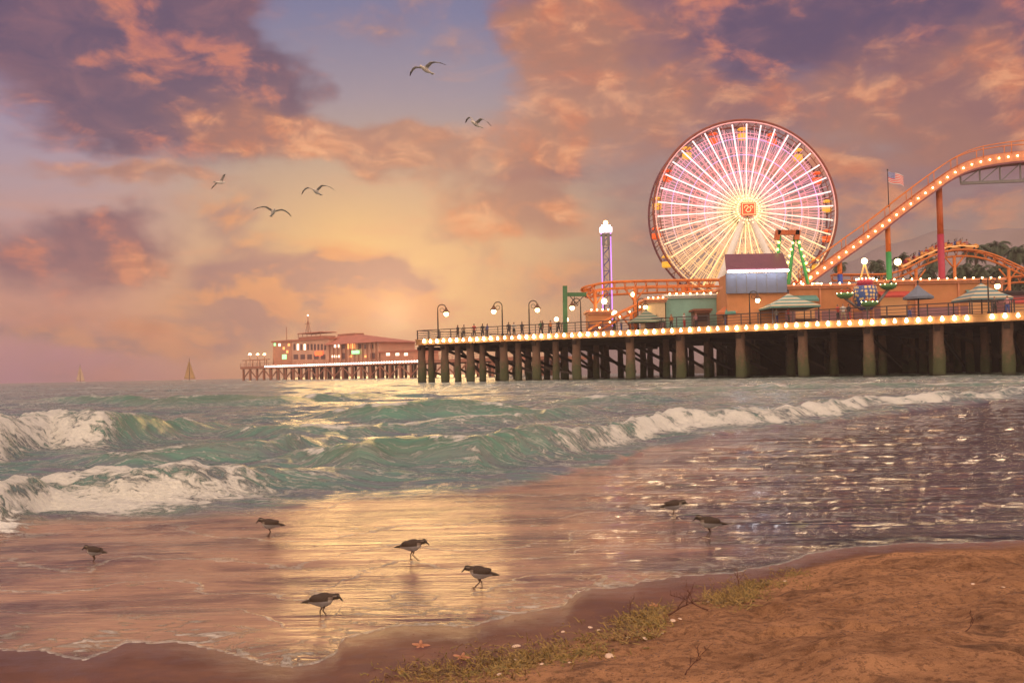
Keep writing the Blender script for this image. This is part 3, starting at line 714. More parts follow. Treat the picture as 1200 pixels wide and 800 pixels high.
mb = MB(); mb.tube([C0+Vector((0, -hw-1.35, 0)), C0+Vector((0, hw+.5, 0))], .75, 24); hub = mb.build('hub', M_white, wheel)
mb = MB(); mb.box(C0+Vector((0, -hw-1.45, 0)), (1.75, .2, 1.55)); sg = mb.build('hub_sign', glow('sign_red', (.80, .07, .02), .9, (.6, .05, .02)), wheel)
mb = MB(); y_ = -hw-1.59
for z_ in (-.66, .66): mb.box(C0+Vector((0, y_, z_)), (1.5, .05, .05))
for x_ in (-.74, .74): mb.box(C0+Vector((x_, y_, 0)), (.05, .05, 1.3))
mb.tube([C0+Vector((x, y_, z)) for x, z in ((-.5,.1),(-.42,.36),(-.15,.42),(.0,.2),(-.22,.0),(-.35,-.2),(-.1,-.4),(.2,-.28),(.3,0),(.12,.2),(.3,.38),(.52,.3),(.5,.05))], .045, 6)
mb.build('sign_marking', glow('sign_line', (1, .55, .25), 1.4), sg)
hb = MB(); hb.ball((0,0,0), .11, 8, 6); hbm = hb.mesh('sign_bulb', glow('sign_bulb', (1, .7, .4), 1.6))
for k in range(26):
    a = 2*PI*k/26; link('sign_bulb', hbm, wheel, C0+Vector((1.32*math.cos(a), -hw-1.4, 1.32*math.sin(a))))
for k in range(18):
    a = 2*PI*(k+.5)/18; link('sign_bulb', hbm, wheel, C0+Vector((1.7*math.cos(a), -hw-1.3, 1.7*math.sin(a))))
M_leg = paint('wheel_leg_white', (.75, .70, .66), .45, 0, .1, 1)
for sx in (-1, 1):
    for sy in (-1, 1):
        mb = MB(); mb.tube([C0+Vector((.1*sx, sy*(hw+.75), -.1)), (sx*6.1, sy*(hw+1.5), 0)], [.36, .55], 14); mb.build('support_leg', M_leg, wheel)
M_cabY = glow('cabin_yellow', (1, .52, .05), .55, (.85, .48, .06)); M_cabO = glow('cabin_orange', (1, .13, .02), .5, (.8, .14, .03))
cb = MB(); cb.lathe([(.0,-1.62), (.50,-1.58), (.58,-1.45), (.58,-.95), (.60,-.9), (.55,-.9)], (0,0,0), 14)
cf = MB(); cf.lathe([(.60,-.34), (.63,-.3), (.40,-.12), (.08,-.04), (.0,-.03)], (0,0,0), 14)
ch = MB()
for k in range(6): ch.tube([(.54*math.cos(k*PI/3), .54*math.sin(k*PI/3), -.95), (.54*math.cos(k*PI/3), .54*math.sin(k*PI/3), -.3)], .03, 5)
ch.tube([(0, -hw, 0), (0, hw, 0)], .05, 6); ch.tube([(0, 0, 0), (0, 0, -.1)], .06, 6)
cbY, cbO, cfY, cfO, chm = cb.mesh('gondola', M_cabY), cb.mesh('gondola', M_cabO), cf.mesh('canopy', M_cabY), cf.mesh('canopy', M_cabO), ch.mesh('hanger_frame', M_rimd)
for k in range(18):
    a = R(88+20*k); p = C0+Vector((WR*.955*math.cos(a), 0, WR*.955*math.sin(a)+.1)); Y_ = k % 2 == 0
    g = link('gondola', cbY if Y_ else cbO, wheel, p); g['label'] = 'round yellow cabin' if Y_ else 'round orange cabin'
    link('canopy', cfY if Y_ else cfO, g); link('hanger_frame', chm, g)

# ------------------------------------------------------------------ drop tower
Dt = 113.; b_ = at(711.5, 340, Dt); top = at(711.5, 262, Dt).z-ZD
tw = thing('drop_tower', 'slim purple-lit drop tower with a bright crown, left of the big wheel', 'ride tower', (b_.x, b_.y, ZD), -.1)
M_pur = glow('tower_purple', (.55, .22, 1.0), 1.3); M_crown = glow('tower_crown', (1, .86, .95), 3.2); M_dblue = paint('tower_lattice', (.06, .05, .30), .5)
mb = MB(); w_ = .33
for sx in (-1, 1):
    for sy in (-1, 1): mb.bar((sx*w_, sy*w_, 0), (sx*w_, sy*w_, top-1.2), .09, .09, (0,1,0))
k = 0; z = 0
while z < top-2: mb.bar((-w_, -w_, z), (w_, -w_, z+.7), .05, .05); mb.bar((w_, -w_, z+.7), (-w_, -w_, z+1.4), .05, .05); mb.bar((-w_, w_, z), (w_, w_, z+.7), .05, .05); mb.bar((-w_, -w_, z+.7), (w_, -w_, z+.7), .07, .07); z += 1.4
mb.build('lattice_mast', M_dblue, tw)
for sx in (-1, 1): MB().box((sx*.56, 0, (top-1)/2), (.12, .12, top-1.2)).build('light_strip', M_pur, tw)
MB().box((0, 0, top-.75), (1.5, 1.5, .42)).box((0, 0, top-.4), (1.1, 1.1, .3)).build('crown', M_crown, tw)
mb = MB()
for sx in (-1, 1): mb.box((sx*.3, -.75, top-2.0), (.34, .35, 1.5))
mb.box((0, -.5, top-1.5), (1.3, .2, .25)); mb.build('ride_seats', M_grey, tw)
MB().ball((0, 0, top+.1), .28, 10, 8).build('top_light', glow('tower_top', (1, .6, .2), 9), tw)
MB().box((0, 0, .5), (1.8, 1.8, 1.0)).build('base', M_mauve, tw)

# ------------------------------------------------------------------ coaster tracks
def crv(pts, n=60):
    """smooth polyline through points (Catmull-Rom)"""
    P_ = [Vector(p) for p in pts]; P_ = [P_[0]*2-P_[1]]+P_+[P_[-1]*2-P_[-2]]; out = []; seg = len(P_)-3; m_ = max(2, n//seg)
    for i in range(seg):
        a, b_, c, d = P_[i:i+4]
        for k in range(m_):
            t = k/m_; out.append(.5*((2*b_)+(c-a)*t+(2*a-5*b_+4*c-d)*t*t+(3*b_-a-3*c+d)*t**3))
    out.append(P_[-2]); return out
def resample(P_, step):
    out = [P_[0]]; acc = 0
    for a, b_ in zip(P_, P_[1:]):
        L = (b_-a).length; t = step-acc
        while t <= L: out.append(a.lerp(b_, t/L)); t += step
        acc = (acc+L) % step
    return out
def sideways(P_, i):
    t = (P_[min(i+1, len(P_)-1)]-P_[max(i-1, 0)]); sd = Vector((0,0,1)).cross(t)
    if sd.length < 1e-4: sd = Vector((0,1,0))
    sd.normalize(); return sd if sd.y > 0 else -sd
def offs(P_, side, up): return [p+sideways(P_, i)*side+Vector((0,0,up)) for i, p in enumerate(P_)]
def strip_beam(P_, side, up0, up1, w):
    mb = MB(); N = len(P_); vs = []
    for i, p in enumerate(P_):
        sd = sideways(P_, i)
        for (q, z_) in ((side-w/2, up0), (side+w/2, up0), (side+w/2, up1), (side-w/2, up1)): vs.append(p+sd*q+Vector((0,0,z_)))
    fs = [(0,1,2,3), tuple((N-1)*4+k for k in (3,2,1,0))]
    for i in range(N-1):
        for k in range(4): fs.append((i*4+k, i*4+(k+1) % 4, (i+1)*4+(k+1) % 4, (i+1)*4+k))
    return mb.add(vs, fs)
# big lift slope
DB = 103.
P_ = crv([at(px, py, DB+(px-950)*-.01) for px, py in ((938,333),(952,323),(985,299),(1020,274),(1060,243),(1090,221),(1115,204),(1140,193),(1170,187),(1200,184),(1235,184),(1270,188))], 90)
big = thing('roller_coaster', 'tall orange roller coaster slope edged with bulbs, rising to the right of the big wheel', 'roller coaster')
strip_beam(P_, -.75, -.55, .45, .16).build('track_side', M_salmon, big)
strip_beam(P_, .75, -.5, .45, .16).build('track_side', M_orange2, big)
mb = MB()
for u_ in (-.45, .45): mb.tube(offs(P_, u_, .5), .08, 6)
rs = resample(P_, .9)
for i, p in enumerate(rs): sd = sideways(rs, i); mb.bar(p-sd*.68+Vector((0,0,.38)), p+sd*.68+Vector((0,0,.38)), .2, .12)
mb.build('rails_and_ties', M_orange2, big)
strip_beam(P_, 0, -.75, -.56, 1.7).build('underside_beam', paint('plum_paint', (.22, .07, .09), .5), big)
mb = MB()
for sd_o in (-.95, .95):
    mb.tube(offs(P_, sd_o, 1.55), .055, 6)
    rs = resample(P_, 2.9)
    for i, p in enumerate(rs): sd = sideways(rs, i); mb.tube([p+sd*sd_o+Vector((0,0,.3)), p+sd*sd_o+Vector((0,0,1.55))], .045, 5)
mb.build('handrail', M_orange, big)
bb = MB(); bb.ball((0,0,0), .08, 8, 6); bb_me = bb.mesh('light_bulb', M_bulb)
for p in resample(P_, .95)[1:-3]: link('light_bulb', bb_me, big, p+Vector((0, -.93, .0)))
def column(px, D_, ztop, m1, m2, zs, r=.33, rt=None):
    x = xat(px, D_, (ZD+ztop)/2); mb = MB(); mb.tube([(x, D_, ZD), (x, D_, zs)], r, 14); mb.cur = 1; mb.tube([(x, D_, zs), (x, D_, ztop)], r*.92, 14)
    mb.cur = 0; mb.box((x, D_, ZD+.15), (1.1, 1.1, .3)); mb.build('support_column', [m1, m2], big)
def zof(py, px, D_): return at(px, py, D_).z
column(1103, DB-1.0, zof(222, 1103, DB), M_crimson, M_orange2, zof(276, 1103, DB), .36)
column(1042, DB-.6, zof(262, 1042, DB), M_green, M_orange, zof(296, 1042, DB), .30)
column(984+1, DB-.4, zof(306, 985, DB), M_blue, M_orange, zof(322, 985, DB), .28)
mb = MB(); zb = zof(218, 1150, DB)
pt = [p for p in resample(P_, 2.1) if p.x > at(1112, 210, DB).x]
lo_ = Vector((pt[0].x, pt[0].y, zb)); mb.bar(lo_, (pt[-1].x, pt[-1].y, zb), .3, .3)
for i, p in enumerate(pt):
    q = Vector((p.x, p.y, zb)); mb.bar(p+Vector((0,0,-.7)), q, .14, .14, (0,1,0))
    if i: q0 = Vector((pt[i-1].x, pt[i-1].y, zb)); mb.bar(p+Vector((0,0,-.7)), q0, .11, .11, (0,1,0))
mb.build('support_truss', M_grey, big)

def low_track(name, label, px_pts, side=.5, posts=(), bulbs=False, bulbgap=1.3, mat=M_orange, depth_=.75):
    t = thing(name, label, 'coaster track'); P_ = crv([at(*p) for p in px_pts], 70)
    mb = MB()
    for sd_o in (-side, side): mb.tube(offs(P_, sd_o, 0), .12, 7)
    mb.tube(offs(P_, 0, -depth_), .14, 7); rs = resample(P_, 1.25)
    for i, p in enumerate(rs):
        sd = sideways(rs, i); mb.bar(p-sd*side, p+sd*side, .12, .1)
        mb.tube([p-sd*side, p+Vector((0,0,-depth_))], .06, 5); mb.tube([p+sd*side, p+Vector((0,0,-depth_))], .06, 5)
    mb.build('track', mat, t)
    for px in posts:
        p = min(P_, key=lambda q: abs((q-CAMP).dot(rgt)/(q-CAMP).dot(fwd)*F+600-px))
        mb = MB(); mb.tube([(p.x, p.y, ZD), (p.x, p.y, p.z-depth_)], .2, 10)
        for sx in (-1, 1): mb.tube([(p.x, p.y, p.z-depth_-1.6), (p.x+sx*1.2, p.y, p.z-depth_-.05)], .1, 6)
        mb.build('support_post', mat, t)
    if bulbs:
        for i, p in enumerate(resample(P_, bulbgap)): link('light_bulb', bb_me, t, p+sideways(P_, 5)*(-side-.2)+Vector((0, 0, -.45)))
    return t, P_
low_track('coaster_track', 'low level orange track curving round at its left end below the wheel', [(856,328,109),(800,328.5,108.5),(750,329.5,108),(712,331,107.5),(693,335,107.5),(686,339,109),(690,341,111),(705,339,113),(760,336,114),(850,334,115)], .5, (697, 745, 800))
low_track('coaster_track', 'orange ramp track with bulbs climbing behind the lit stalls left of the aqua wall', [(690,386,104),(712,374,104),(735,362,104.5),(760,351,105),(790,344,106),(825,341,107),(858,340,107)], .45, (740, 775), True)
tr2, PH = low_track('coaster_track', 'orange humped track carrying the little trains behind the striped tents', [(975,322,118),(1010,322,118),(1040,321,118),(1060,315,118),(1080,305,118),(1103,296,118),(1125,293,118),(1145,294.5,118),(1165,300,118),(1185,309,118),(1205,318,118),(1230,324,118)], .5, (1073, 1117, 1183), False)
low_track('coaster_track', 'lower stretch of orange track at the far right edge', [(1150,331,121),(1175,326,121),(1200,324,121),(1240,325,121)], .5, (1172,), False)
# ------------------------------------------------------------------ people
SKIN = (.42, .22, .15)
def person_mb(pose, seed):
    r = random.Random(seed); mb = MB(); H = 1.7
    if pose == 'sit':
        mb.tube([(0,0,.05),(0,0,.30),(0,0,.52)], [.15,.14,.17], 10); mb.tube([(0,0,.5),(0,0,.62)], [.10,.055], 8); mb.ball((0,0,.74), .105, 12, 9, (1,1,1.2))
        for s_ in (-1, 1):
            mb.tube([(s_*.09,0,.07),(s_*.1,-.42,.12),(s_*.1,-.45,-.25)], [.09,.065,.045], 8)
            mb.tube([(s_*.17,0,.50),(s_*.25,-.1,.62 if seed % 2 else .3),(s_*.24,-.2,.95 if seed % 2 else .28)], [.055,.045,.035], 7); mb.ball((s_*.24,-.21,.99 if seed % 2 else .28), .05, 7, 5)
        return mb
    st = .16 if pose == 'walk' else .05
    for s_ in (-1, 1):
        mb.tube([(s_*.09, 0, .86), (s_*.095+st*s_*.3, -.04, .48), (s_*.10+st*s_, 0, .08)], [.105, .07, .045], 9)
        mb.ball((s_*.10+st*s_, -.06, .04), .05, 8, 5, (1, 2.2, .8))
        if pose == 'rail': arm = [(s_*.19, 0, 1.38), (s_*.28, -.12, 1.14), (s_*.18, -.34, 1.10)]
        else: arm = [(s_*.19, 0, 1.38), (s_*.26, .04*s_, 1.10), (s_*.25, -.10, .86)]
        mb.tube(arm, [.06, .045, .032], 8); mb.ball(arm[-1], .048, 8, 5)
    mb.tube([(0,0,.84),(0,0,1.0),(0,0,1.2),(0,0,1.38),(0,0,1.44)], [.15,.135,.16,.17,.10], 12)
    mb.tube([(0,0,1.42),(0,-.01,1.52)], [.06,.055], 8); mb.ball((0,-.01,1.60), .098, 12, 9, (.9,1.05,1.22)); mb.ball((0,-.115,1.59), .018, 6, 4)
    return mb
M_people = vcol('clothes_and_skin', .75, .1, 6)
def pcol(shirt, pants, hair, sit=False):
    def f(c):
        z = c.z; x = abs(c.x)
        if sit:
            if z > .76 or (z > .68 and c.y > .03 and x < .12): return hair
            if z > .56 and x < .14: return SKIN
            if z < .12 or c.y < -.25 and x < .18 and z < .2: return pants
            return shirt
        if z > 1.66 or (z > 1.53 and c.y > .03): return hair
        if z > 1.46: return SKIN
        if x > .19 and z < 1.14 and z > .7: return SKIN
        if z < .09: return (.03,.02,.02)
        if z < .92: return pants
        return shirt
    return f
base = {p: remesh(person_mb(p, 3), .03, 'person', pcol((.3,.1,.1), (.05,.05,.08), (.04,.02,.02)), M_people, 1) for p in ('stand', 'walk', 'rail')}
base['sit'] = remesh(person_mb('sit', 3), .03, 'person', pcol((.3,.1,.1), (.05,.05,.08), (.04,.02,.02), True), M_people, 1)
base['sit_down'] = remesh(person_mb('sit', 2), .03, 'person', pcol((.3,.1,.1), (.05,.05,.08), (.04,.02,.02), True), M_people, 1)
RED, WHT, DRK, BLU, ORA, PNK, GRN, TAN = (.55,.04,.03), (.65,.6,.55), (.03,.025,.03), (.06,.10,.35), (.6,.2,.05), (.6,.25,.28), (.08,.2,.08), (.4,.28,.18)
H1, H2 = (.03,.018,.012), (.16,.08,.03)
def person(px, t, pose, shirt, pants, hair, rz, label, group=None, loc=None, sc=1.0):
    me = recolor(base[pose], pcol(shirt, pants, hair, pose.startswith('sit'))); s_ = s_at(px, t) if loc is None else 0
    o = link('person', me, None, pp(s_, t) if loc is None else loc, (0, 0, rz), sc); tag(o, label, 'person', group); return o
G1 = 'people strolling on the lit promenade'
for a in [
 (910, 2.2, 'stand', WHT, BLU, H2, .3, 'person in a pale top behind the railing under the big striped tent'),
 (924.5, 1.6, 'walk', RED, DRK, H1, 1.4, 'person in a red top walking behind the railing under the big striped tent'),
 (982, 2.0, 'stand', RED, DRK, H1, .5, 'person in red, left of the trio below the balloon ride'),
 (988.5, 1.6, 'walk', WHT, TAN, H2, -.4, 'person in a white shirt, middle of the trio below the balloon ride'),
 (995, 2.0, 'walk', DRK, RED, H1, 2.0, 'person in black, right of the trio below the balloon ride'),
 (1066, 4.0, 'stand', ORA, BLU, H1, .2, 'person in orange standing below the blue-grey umbrella'),
 (1166, 3.0, 'rail', DRK, DRK, H1, 0, 'dark-clothed person by the bench under the right-hand striped tent'),
 (1181, 2.6, 'stand', PNK, BLU, H2, -.6, 'person in pink at the far right end of the railing'),
 (850, 2.0, 'walk', DRK, BLU, H1, 1.2, 'person in black walking past the small round striped umbrella'),
 (816, 3.0, 'stand', PNK, DRK, H1, .2, 'person in pink beside the brown kiosk'),
 (802, 2.4, 'stand', WHT, RED, H2, .9, 'person in a white top and red trousers in front of the aqua wall'),
 (787, 3.0, 'walk', ORA, DRK, H1, -.9, 'person in orange at the left end of the aqua wall'),
 (770, 2.0, 'rail', DRK, TAN, H2, 0, 'person in black leaning on the rail near the small green-striped tent'),
 (728, 2.2, 'walk', WHT, BLU, H1, 1.2, 'person in a white top left of the small green-striped tent'),
 (720, 2.8, 'stand', DRK, DRK, H1, .4, 'person all in black below the drop tower'),
 (711, 1.8, 'walk', PNK, DRK, H1, 2.8, 'person in pink below the drop tower'),
 (698, 2.0, 'stand', BLU, DRK, H1, .2, 'person in blue below the left bend of the orange track')]:
    person(*a, group=G1)
G2 = 'distant strollers on the seaward part of the pier'
cl = [DRK, TAN, RED, DRK, BLU, DRK, WHT, DRK, GRN, DRK, ORA, DRK]
for i, px in enumerate([536, 543, 556, 566, 571, 597, 603, 611, 633, 637, 646, 655, 661, 689]):
    person(px+random.uniform(-1,1), random.uniform(.7, 3), random.choice(['stand', 'walk', 'rail', 'walk']), cl[i % 12], DRK, H1, random.uniform(0, 6), 'small figure strolling behind the rail left of the drop tower', G2)

# coaster cars and riders on the hump
M_car = paint('car_yellow', (.75, .32, .07), .4); M_carl = glow('car_lights', (1, .5, .2), .5)
def car(p, tdir, label):
    o = thing('coaster_car', label, 'coaster car', p, 0, 'cars of the little coaster train'); ang_ = math.atan2(tdir.z, tdir.x); o.rotation_euler = (0, -ang_, 0)
    mb = MB(); mb.prism([(-1.25,.15),(-1.3,.75),(-1.05,.95),(-.95,.5),(.7,.5),(1.0,.72),(1.35,.6),(1.4,.3),(1.2,.12)], -.5, .5); mb.build('body', M_car, o)
    MB().box((0, -.52, .38), (2.2, .04, .12)).build('light_strip', M_carl, o)
    mb = MB()
    for x in (-.8, .8):
        for y in (-.5, .5): mb.tube([(x, y-.05, .1), (x, y+.05, .1)], .14, 10)
    mb.build('wheels', M_black, o)
    mb = MB(); mb.box((-.35, 0, .62), (.12, .9, .5)); mb.box((-1.0, 0, .75), (.12, .9, .5)); mb.build('seat_backs', M_crimson, o); return o
PS = [p for p in PH]
carpx = [(1068, 'first coaster car low on the left of the hump'), (1078, 'second coaster car on the left of the hump'), (1093, 'third coaster car, just left of the crimson column'), (1102, 'coaster car right behind the crimson column'), (1119, 'coaster car topping the hump right of the crimson column'), (1132, 'last coaster car on the right of the hump')]
sh = [RED, WHT, DRK, BLU, ORA, PNK]; shn = ['red', 'white', 'black', 'blue', 'orange', 'pink']
for i, (px, lb) in enumerate(carpx):
    k = min(range(len(PS)), key=lambda q: abs((PS[q]-CAMP).dot(rgt)/(PS[q]-CAMP).dot(fwd)*F+600-px)); p = PS[k]; td = PS[min(k+1, len(PS)-1)]-PS[k-1]
    car(p+Vector((0,0,.08)), td, lb)
    for j, dx in enumerate((-.65, .15)):
        q = p+td.normalized()*dx+Vector((0, 0, .62)); n_ = (i*2+j) % 6
        person(0, 0, 'sit' if (i+j) % 2 else 'sit_down', sh[n_], DRK, H1, R(90), '%s rider in %s in the %s' % (('left', 'right')[j], shn[n_], lb.replace('coaster car', 'car').replace(' on the left of the hump', ' left of the hump').replace('just left', 'left')), 'riders of the little coaster train', q, .9)

# ------------------------------------------------------------------ buildings and stalls on the deck
def wall_box(name, label, cat, px0, px1, D_, ytop, dep, mat, trim=None, base=None, bulbs=0, bay=0, group=None, z0=ZD):
    x0, x1 = xat(px0, D_), xat(px1, D_); zt = at((px0+px1)/2, ytop, D_).z; w = x1-x0; h_ = zt-z0
    t = thing(name, label, cat, ((x0+x1)/2, D_, z0), 0, group)
    MB().box((0, dep/2, h_/2), (w, dep, h_)).build('wall', mat, t)
    mb = MB(); mb.box((0, dep/2-.15, h_+.12), (w+.5, dep+.5, .24)); mb.box((0, -.14, h_-.14), (w+.3, .22, .12)); mb.build('roof', trim or M_salmon, t)
    if base: MB().box((0, -.04, h_*.19), (w-.02, .06, h_*.38)).build('base_panel', base, t)
    if bay:
        n = max(1, int(w/bay))
        for i in range(n+1): MB().box((-w/2+.12+(w-.24)*i/n, -.09, h_*.5), (.16, .14, h_-.06)).build('pilaster', trim or M_salmon, t)
        for i in range(n):
            if i % 2: continue
            cx = -w/2+w*(i+.5)/n; MB().box((cx, -.05, h_*.42), (w/n*.6, .05, h_*.44)).build('opening', M_open, t)
            mb = MB(); zz = h_*.70; ww = w/n*.36; mb.add([(cx-ww, -.06, zz+.35), (cx+ww, -.06, zz+.35), (cx+ww, -1.0, zz-.15), (cx-ww, -1.0, zz-.15), (cx-ww, -1.0, zz-.35), (cx+ww, -1.0, zz-.35)], [(0,1,2,3), (3,2,5,4)]); mb.build('awning', M_awn[i//2 % 3], t); MB().box((cx, -.3, h_*.18), (w/n*.62, .5, .1)).build('counter', M_brown, t)
    for i in range(bulbs): link('light_bulb', bb_me, t, (-w/2+w*(i+.5)/bulbs, -.45, h_+.28))
    return t, w, h_
M_awn = [paint('awning_%d' % i, c, .8) for i, c in enumerate(((.45,.06,.05), (.12,.28,.26), (.60,.36,.14)))]
M_open = glow('stall_interior', (1, .40, .12), .35, (.3, .12, .06))
wall_box('arcade_building', 'long aqua-fronted building with a bulb-lit cornice under the orange track', 'building', 781, 853, 103, 347, 6, M_aqua, M_white, None, 9)
wall_box('arcade_building', 'orange arcade behind the grey screen and the big striped tent', 'building', 850, 1000, 99, 336.5, 6, M_peach, M_salmon, M_mauve, 14, 3.2)
wall_box('arcade_building', 'long orange arcade behind the blue-grey umbrella', 'building', 1022, 1176, 96.5, 330, 6, M_peach, M_salmon, M_mauve, 15, 3.4)
wall_box('ticket_building', 'lower orange building joining the two arcades behind the balloon ride', 'building', 1000.6, 1021.5, 99, 341, 5, M_peach, M_salmon, M_mauve, 3)
wall_box('dark_shed', 'low plum shed at the shoreward edge of the view', 'shed', 1177, 1250, 94, 343, 5, M_mauve, M_rail, None, 0, 3)
wall_box('snack_stand', 'bright snack stand between the small green-striped tent and the aqua wall', 'stand', 757, 780, 102, 352, 4, paint('cream_wall', (.7, .5, .3), .7), M_salmon, M_mauve, 4)
wall_box('game_stall', 'small orange stall under the bend of the low track', 'stall', 690, 716, 104, 366, 4, M_peach, M_salmon, M_mauve, 4)
k_, w_, h_ = wall_box('brown_kiosk', 'small brown wooden kiosk in front of the aqua wall', 'kiosk', 815, 832, 100, 364.5, 2.2, M_brown, paint('kiosk_roof', (.25, .09, .05), .7), None, 0)
MB().box((0, -.06, h_*.6), (w_*.7, .06, h_*.34)).build('counter_opening', paint('kiosk_dark', (.04, .02, .02), .9), k_)
# screen building: sloping purple roof, white light bar, blue-grey screen
x0, x1 = xat(851, 96.5, 9), xat(922, 96.5, 9); zb_ = zof(343.5, 886, 96.5); zs_ = zof(320, 886, 96.5); zt_ = zof(301, 886, 100)
sb = thing('screen_building', 'grey-blue boarded stage front under a sloping plum roof with a white light bar', 'building', ((x0+x1)/2, 96.5, ZD)); w = x1-x0
M_slate = paint('slate_boards', (.16, .17, .24), .6, 0, .2, 1.2); M_plum = paint('plum_roof', (.16, .05, .07), .5, 0, .25, 1.0)
MB().box((0, 0, (zb_+zs_)/2-ZD), (w, .35, zs_-zb_)).build('screen', M_slate, sb)
mb = MB()
for i in range(1, 6): mb.box((-w/2+w*i/6, -.19, (zb_+zs_)/2-ZD), (.06, .04, zs_-zb_-.02))
mb.build('screen_battens', M_grey, sb)
z0_ = zs_-ZD; z1_ = zt_-ZD
mb = MB(); vs = [(-w/2-.1, -.6, z0_+.25), (w/2+.1, -.6, z0_+.25), (w/2+.75, 3.6, z1_+.2), (-w/2+.75, 3.6, z1_+.2)]; vs += [(x, y, z+.16) for x, y, z in vs]
mb.add(vs, [(3,2,1,0),(4,5,6,7),(0,1,5,4),(1,2,6,5),(2,3,7,6),(3,0,4,7)]); mb.build('roof', M_plum, sb)
MB().box((0, -.95, z0_+.12), (w, .12, .16)).build('light_bar', glow('white_bar', (.9, .95, 1.0), 20), sb)
MB().box((0, 2.0, (z0_)/2), (w-.3, 3.4, z0_-.1)).build('wall', M_peach, sb)

def tent(px, D_, py_top, py_eave, wpx, label, mat, sq=False, posts=True, wallm=None, name='tent', cat='tent', sag=.0):
    x = xat(px, D_, 8); zt = zof(py_top, px, D_)-ZD; ze = zof(py_eave, px, D_)-ZD; r = wpx/2/F*D_
    t = thing(name, label, cat, (x, D_, ZD), PI/4 if sq else .3, 'canvas tents and umbrellas on the promenade'); n = 4 if sq else 8
    mb = MB(); rr = r*(1.38 if sq else 1.0)
    mb.lathe([(.02, zt), (rr*.3, zt-(zt-ze)*.36), (rr*.65, zt-(zt-ze)*.7), (rr, ze), (rr*.99, ze-.22), (rr*.96, ze-.2), (rr*.6, ze+(zt-ze)*.22), (.02, zt-.12)], (0,0,0), n, False)
    mb.build('canopy', mat, t)
    mb = MB()
    if posts and sq:
        for k in range(4): a = k*PI/2; mb.tube([(rr*.93*math.cos(a), rr*.93*math.sin(a), 0), (rr*.93*math.cos(a), rr*.93*math.sin(a), ze-.1)], .06, 6)
    mb.tube([(0,0,0), (0,0,zt+.25)], .07, 8); mb.ball((0,0,zt+.3), .12, 8, 6); mb.build('poles', M_rail, t); return t
teal = (.10,.26,.24); cream = (.62,.50,.34)
tent(924, 94.5, 344, 359.5, 58, 'big square tent with teal and cream bands in front of the orange arcade', canvas('teal_bands', [teal, cream], 2.6, False), True)
tent(1150, 90.5, 331.5, 350, 50, 'teal and cream banded tent beside the right-hand street lamp', canvas('teal_bands_b', [(.10,.22,.26), cream], 2.4, False), True)
tent(757, 101, 363, 376, 40, 'small dark green banded tent in front of the ramp track', canvas('green_bands', [(.05,.14,.10), (.35,.33,.24)], 3.0, False), True)
tent(853.5, 98, 354.5, 366.5, 33, 'round umbrella with orange and teal panels by the aqua wall', canvas('orange_teal', [(.62,.17,.05), (.10,.30,.25)], 8), False, name='umbrella', cat='umbrella')
tent(1076, 92.5, 333.5, 348, 34, 'plain blue-grey umbrella between the balloon ride and the banded tent', paint('bluegrey_canvas', (.16,.18,.24), .8), False, name='umbrella', cat='umbrella')

# string lamps glowing over the stalls
gl = MB(); gl.ball((0,0,0), .2, 10, 8); glm = gl.mesh('globe', M_lamp); po = MB(); po.lathe([(.05,0),(.04,2.6)], (0,0,0), 6)
for px, py, D_, sc, lb in ((652,374,108,1.2,'glowing globe lamp left of the green frame, the left one of a pair'), (664,374.5,107.5,1.2,'glowing globe lamp left of the green frame, the right one of a pair'), (708,353,107,1.6,'bright globe lamp at the foot of the drop tower'), (720,367,105,1.5,'bright globe lamp below the ramp track'),
                           (742,345,108,1.3,'globe lamp between drop tower and ramp track'), (996,335,103,1.5,'globe lamp beside the green pod at the left of the balloon ride'), (958,334,103,1.3,'globe lamp at the foot of the green swing frame'), (1052,307,112,2.0,'large globe lamp on a tall pole right of the green column'), (940,331,103,1.1,'globe lamp just right of the screen building')):
    p = at(px, py, D_); t = thing('globe_lamp', lb, 'globe lamp', (p.x, p.y, ZD), 0, 'bare globe lamps among the rides'); h_ = p.z-ZD
    MB().lathe([(.06,0),(.04,h_-.15)], (0,0,0), 6).build('pole', M_rail, t); link('globe', glm, t, (0,0,h_), sc=sc)

# ------------------------------------------------------------------ green swing frame
D_ = 100.5; f1 = thing('swing_ride', 'green A-frame swing ride with an orange top beam in front of the wheel', 'swing ride')
tp = zof(273, 926, D_); g_ = ZD
for sy in (0, 2.4):
    for a, b_ in (((914,276),(902.5,345)), ((934,276),(957,345))):
        mb = MB(); p0 = at(a[0], a[1], D_+sy); p1 = at(b_[0], b_[1], D_+sy); p1.z = g_; mb.tube([p0, p1], .17, 10)
        for k in range(1, 9): q = p0.lerp(p1, k/9); mb.ball(q+Vector((.2 if a[0] > 920 else -.2, -.05, 0)), .001, 3, 2)
        mb.build('frame_leg', M_green, f1)
    mb = MB(); p0 = at(931, 277, D_+sy+.3); p1 = at(914.5+1.5*sy, 342, D_+sy+.3); p1.z = g_; mb.tube([p0, p1], .13, 10); mb.build('inner_leg', M_green, f1)
mb = MB(); mb.bar(at(911, 272.5, D_), at(936, 272.5, D_), .5, .5); mb.bar(at(911, 272.5, D_+2.4), at(936, 272.5, D_+2.4), .4, .4); mb.bar(at(923, 272.5, D_-.3), at(923, 272.5, D_+2.7), .4, .4)
for px in (912, 935): mb.bar(at(px, 270, D_), at(px-2, 281, D_), .5, .5, (0,1,0))
mb.build('top_beam', M_orange2, f1)
fl_ = MB(); fl_.ball((0,0,0), .15, 8, 6); flm = fl_.mesh('light_bulb', glow('bulb_lime', (.9, 1, .25), 3.5))
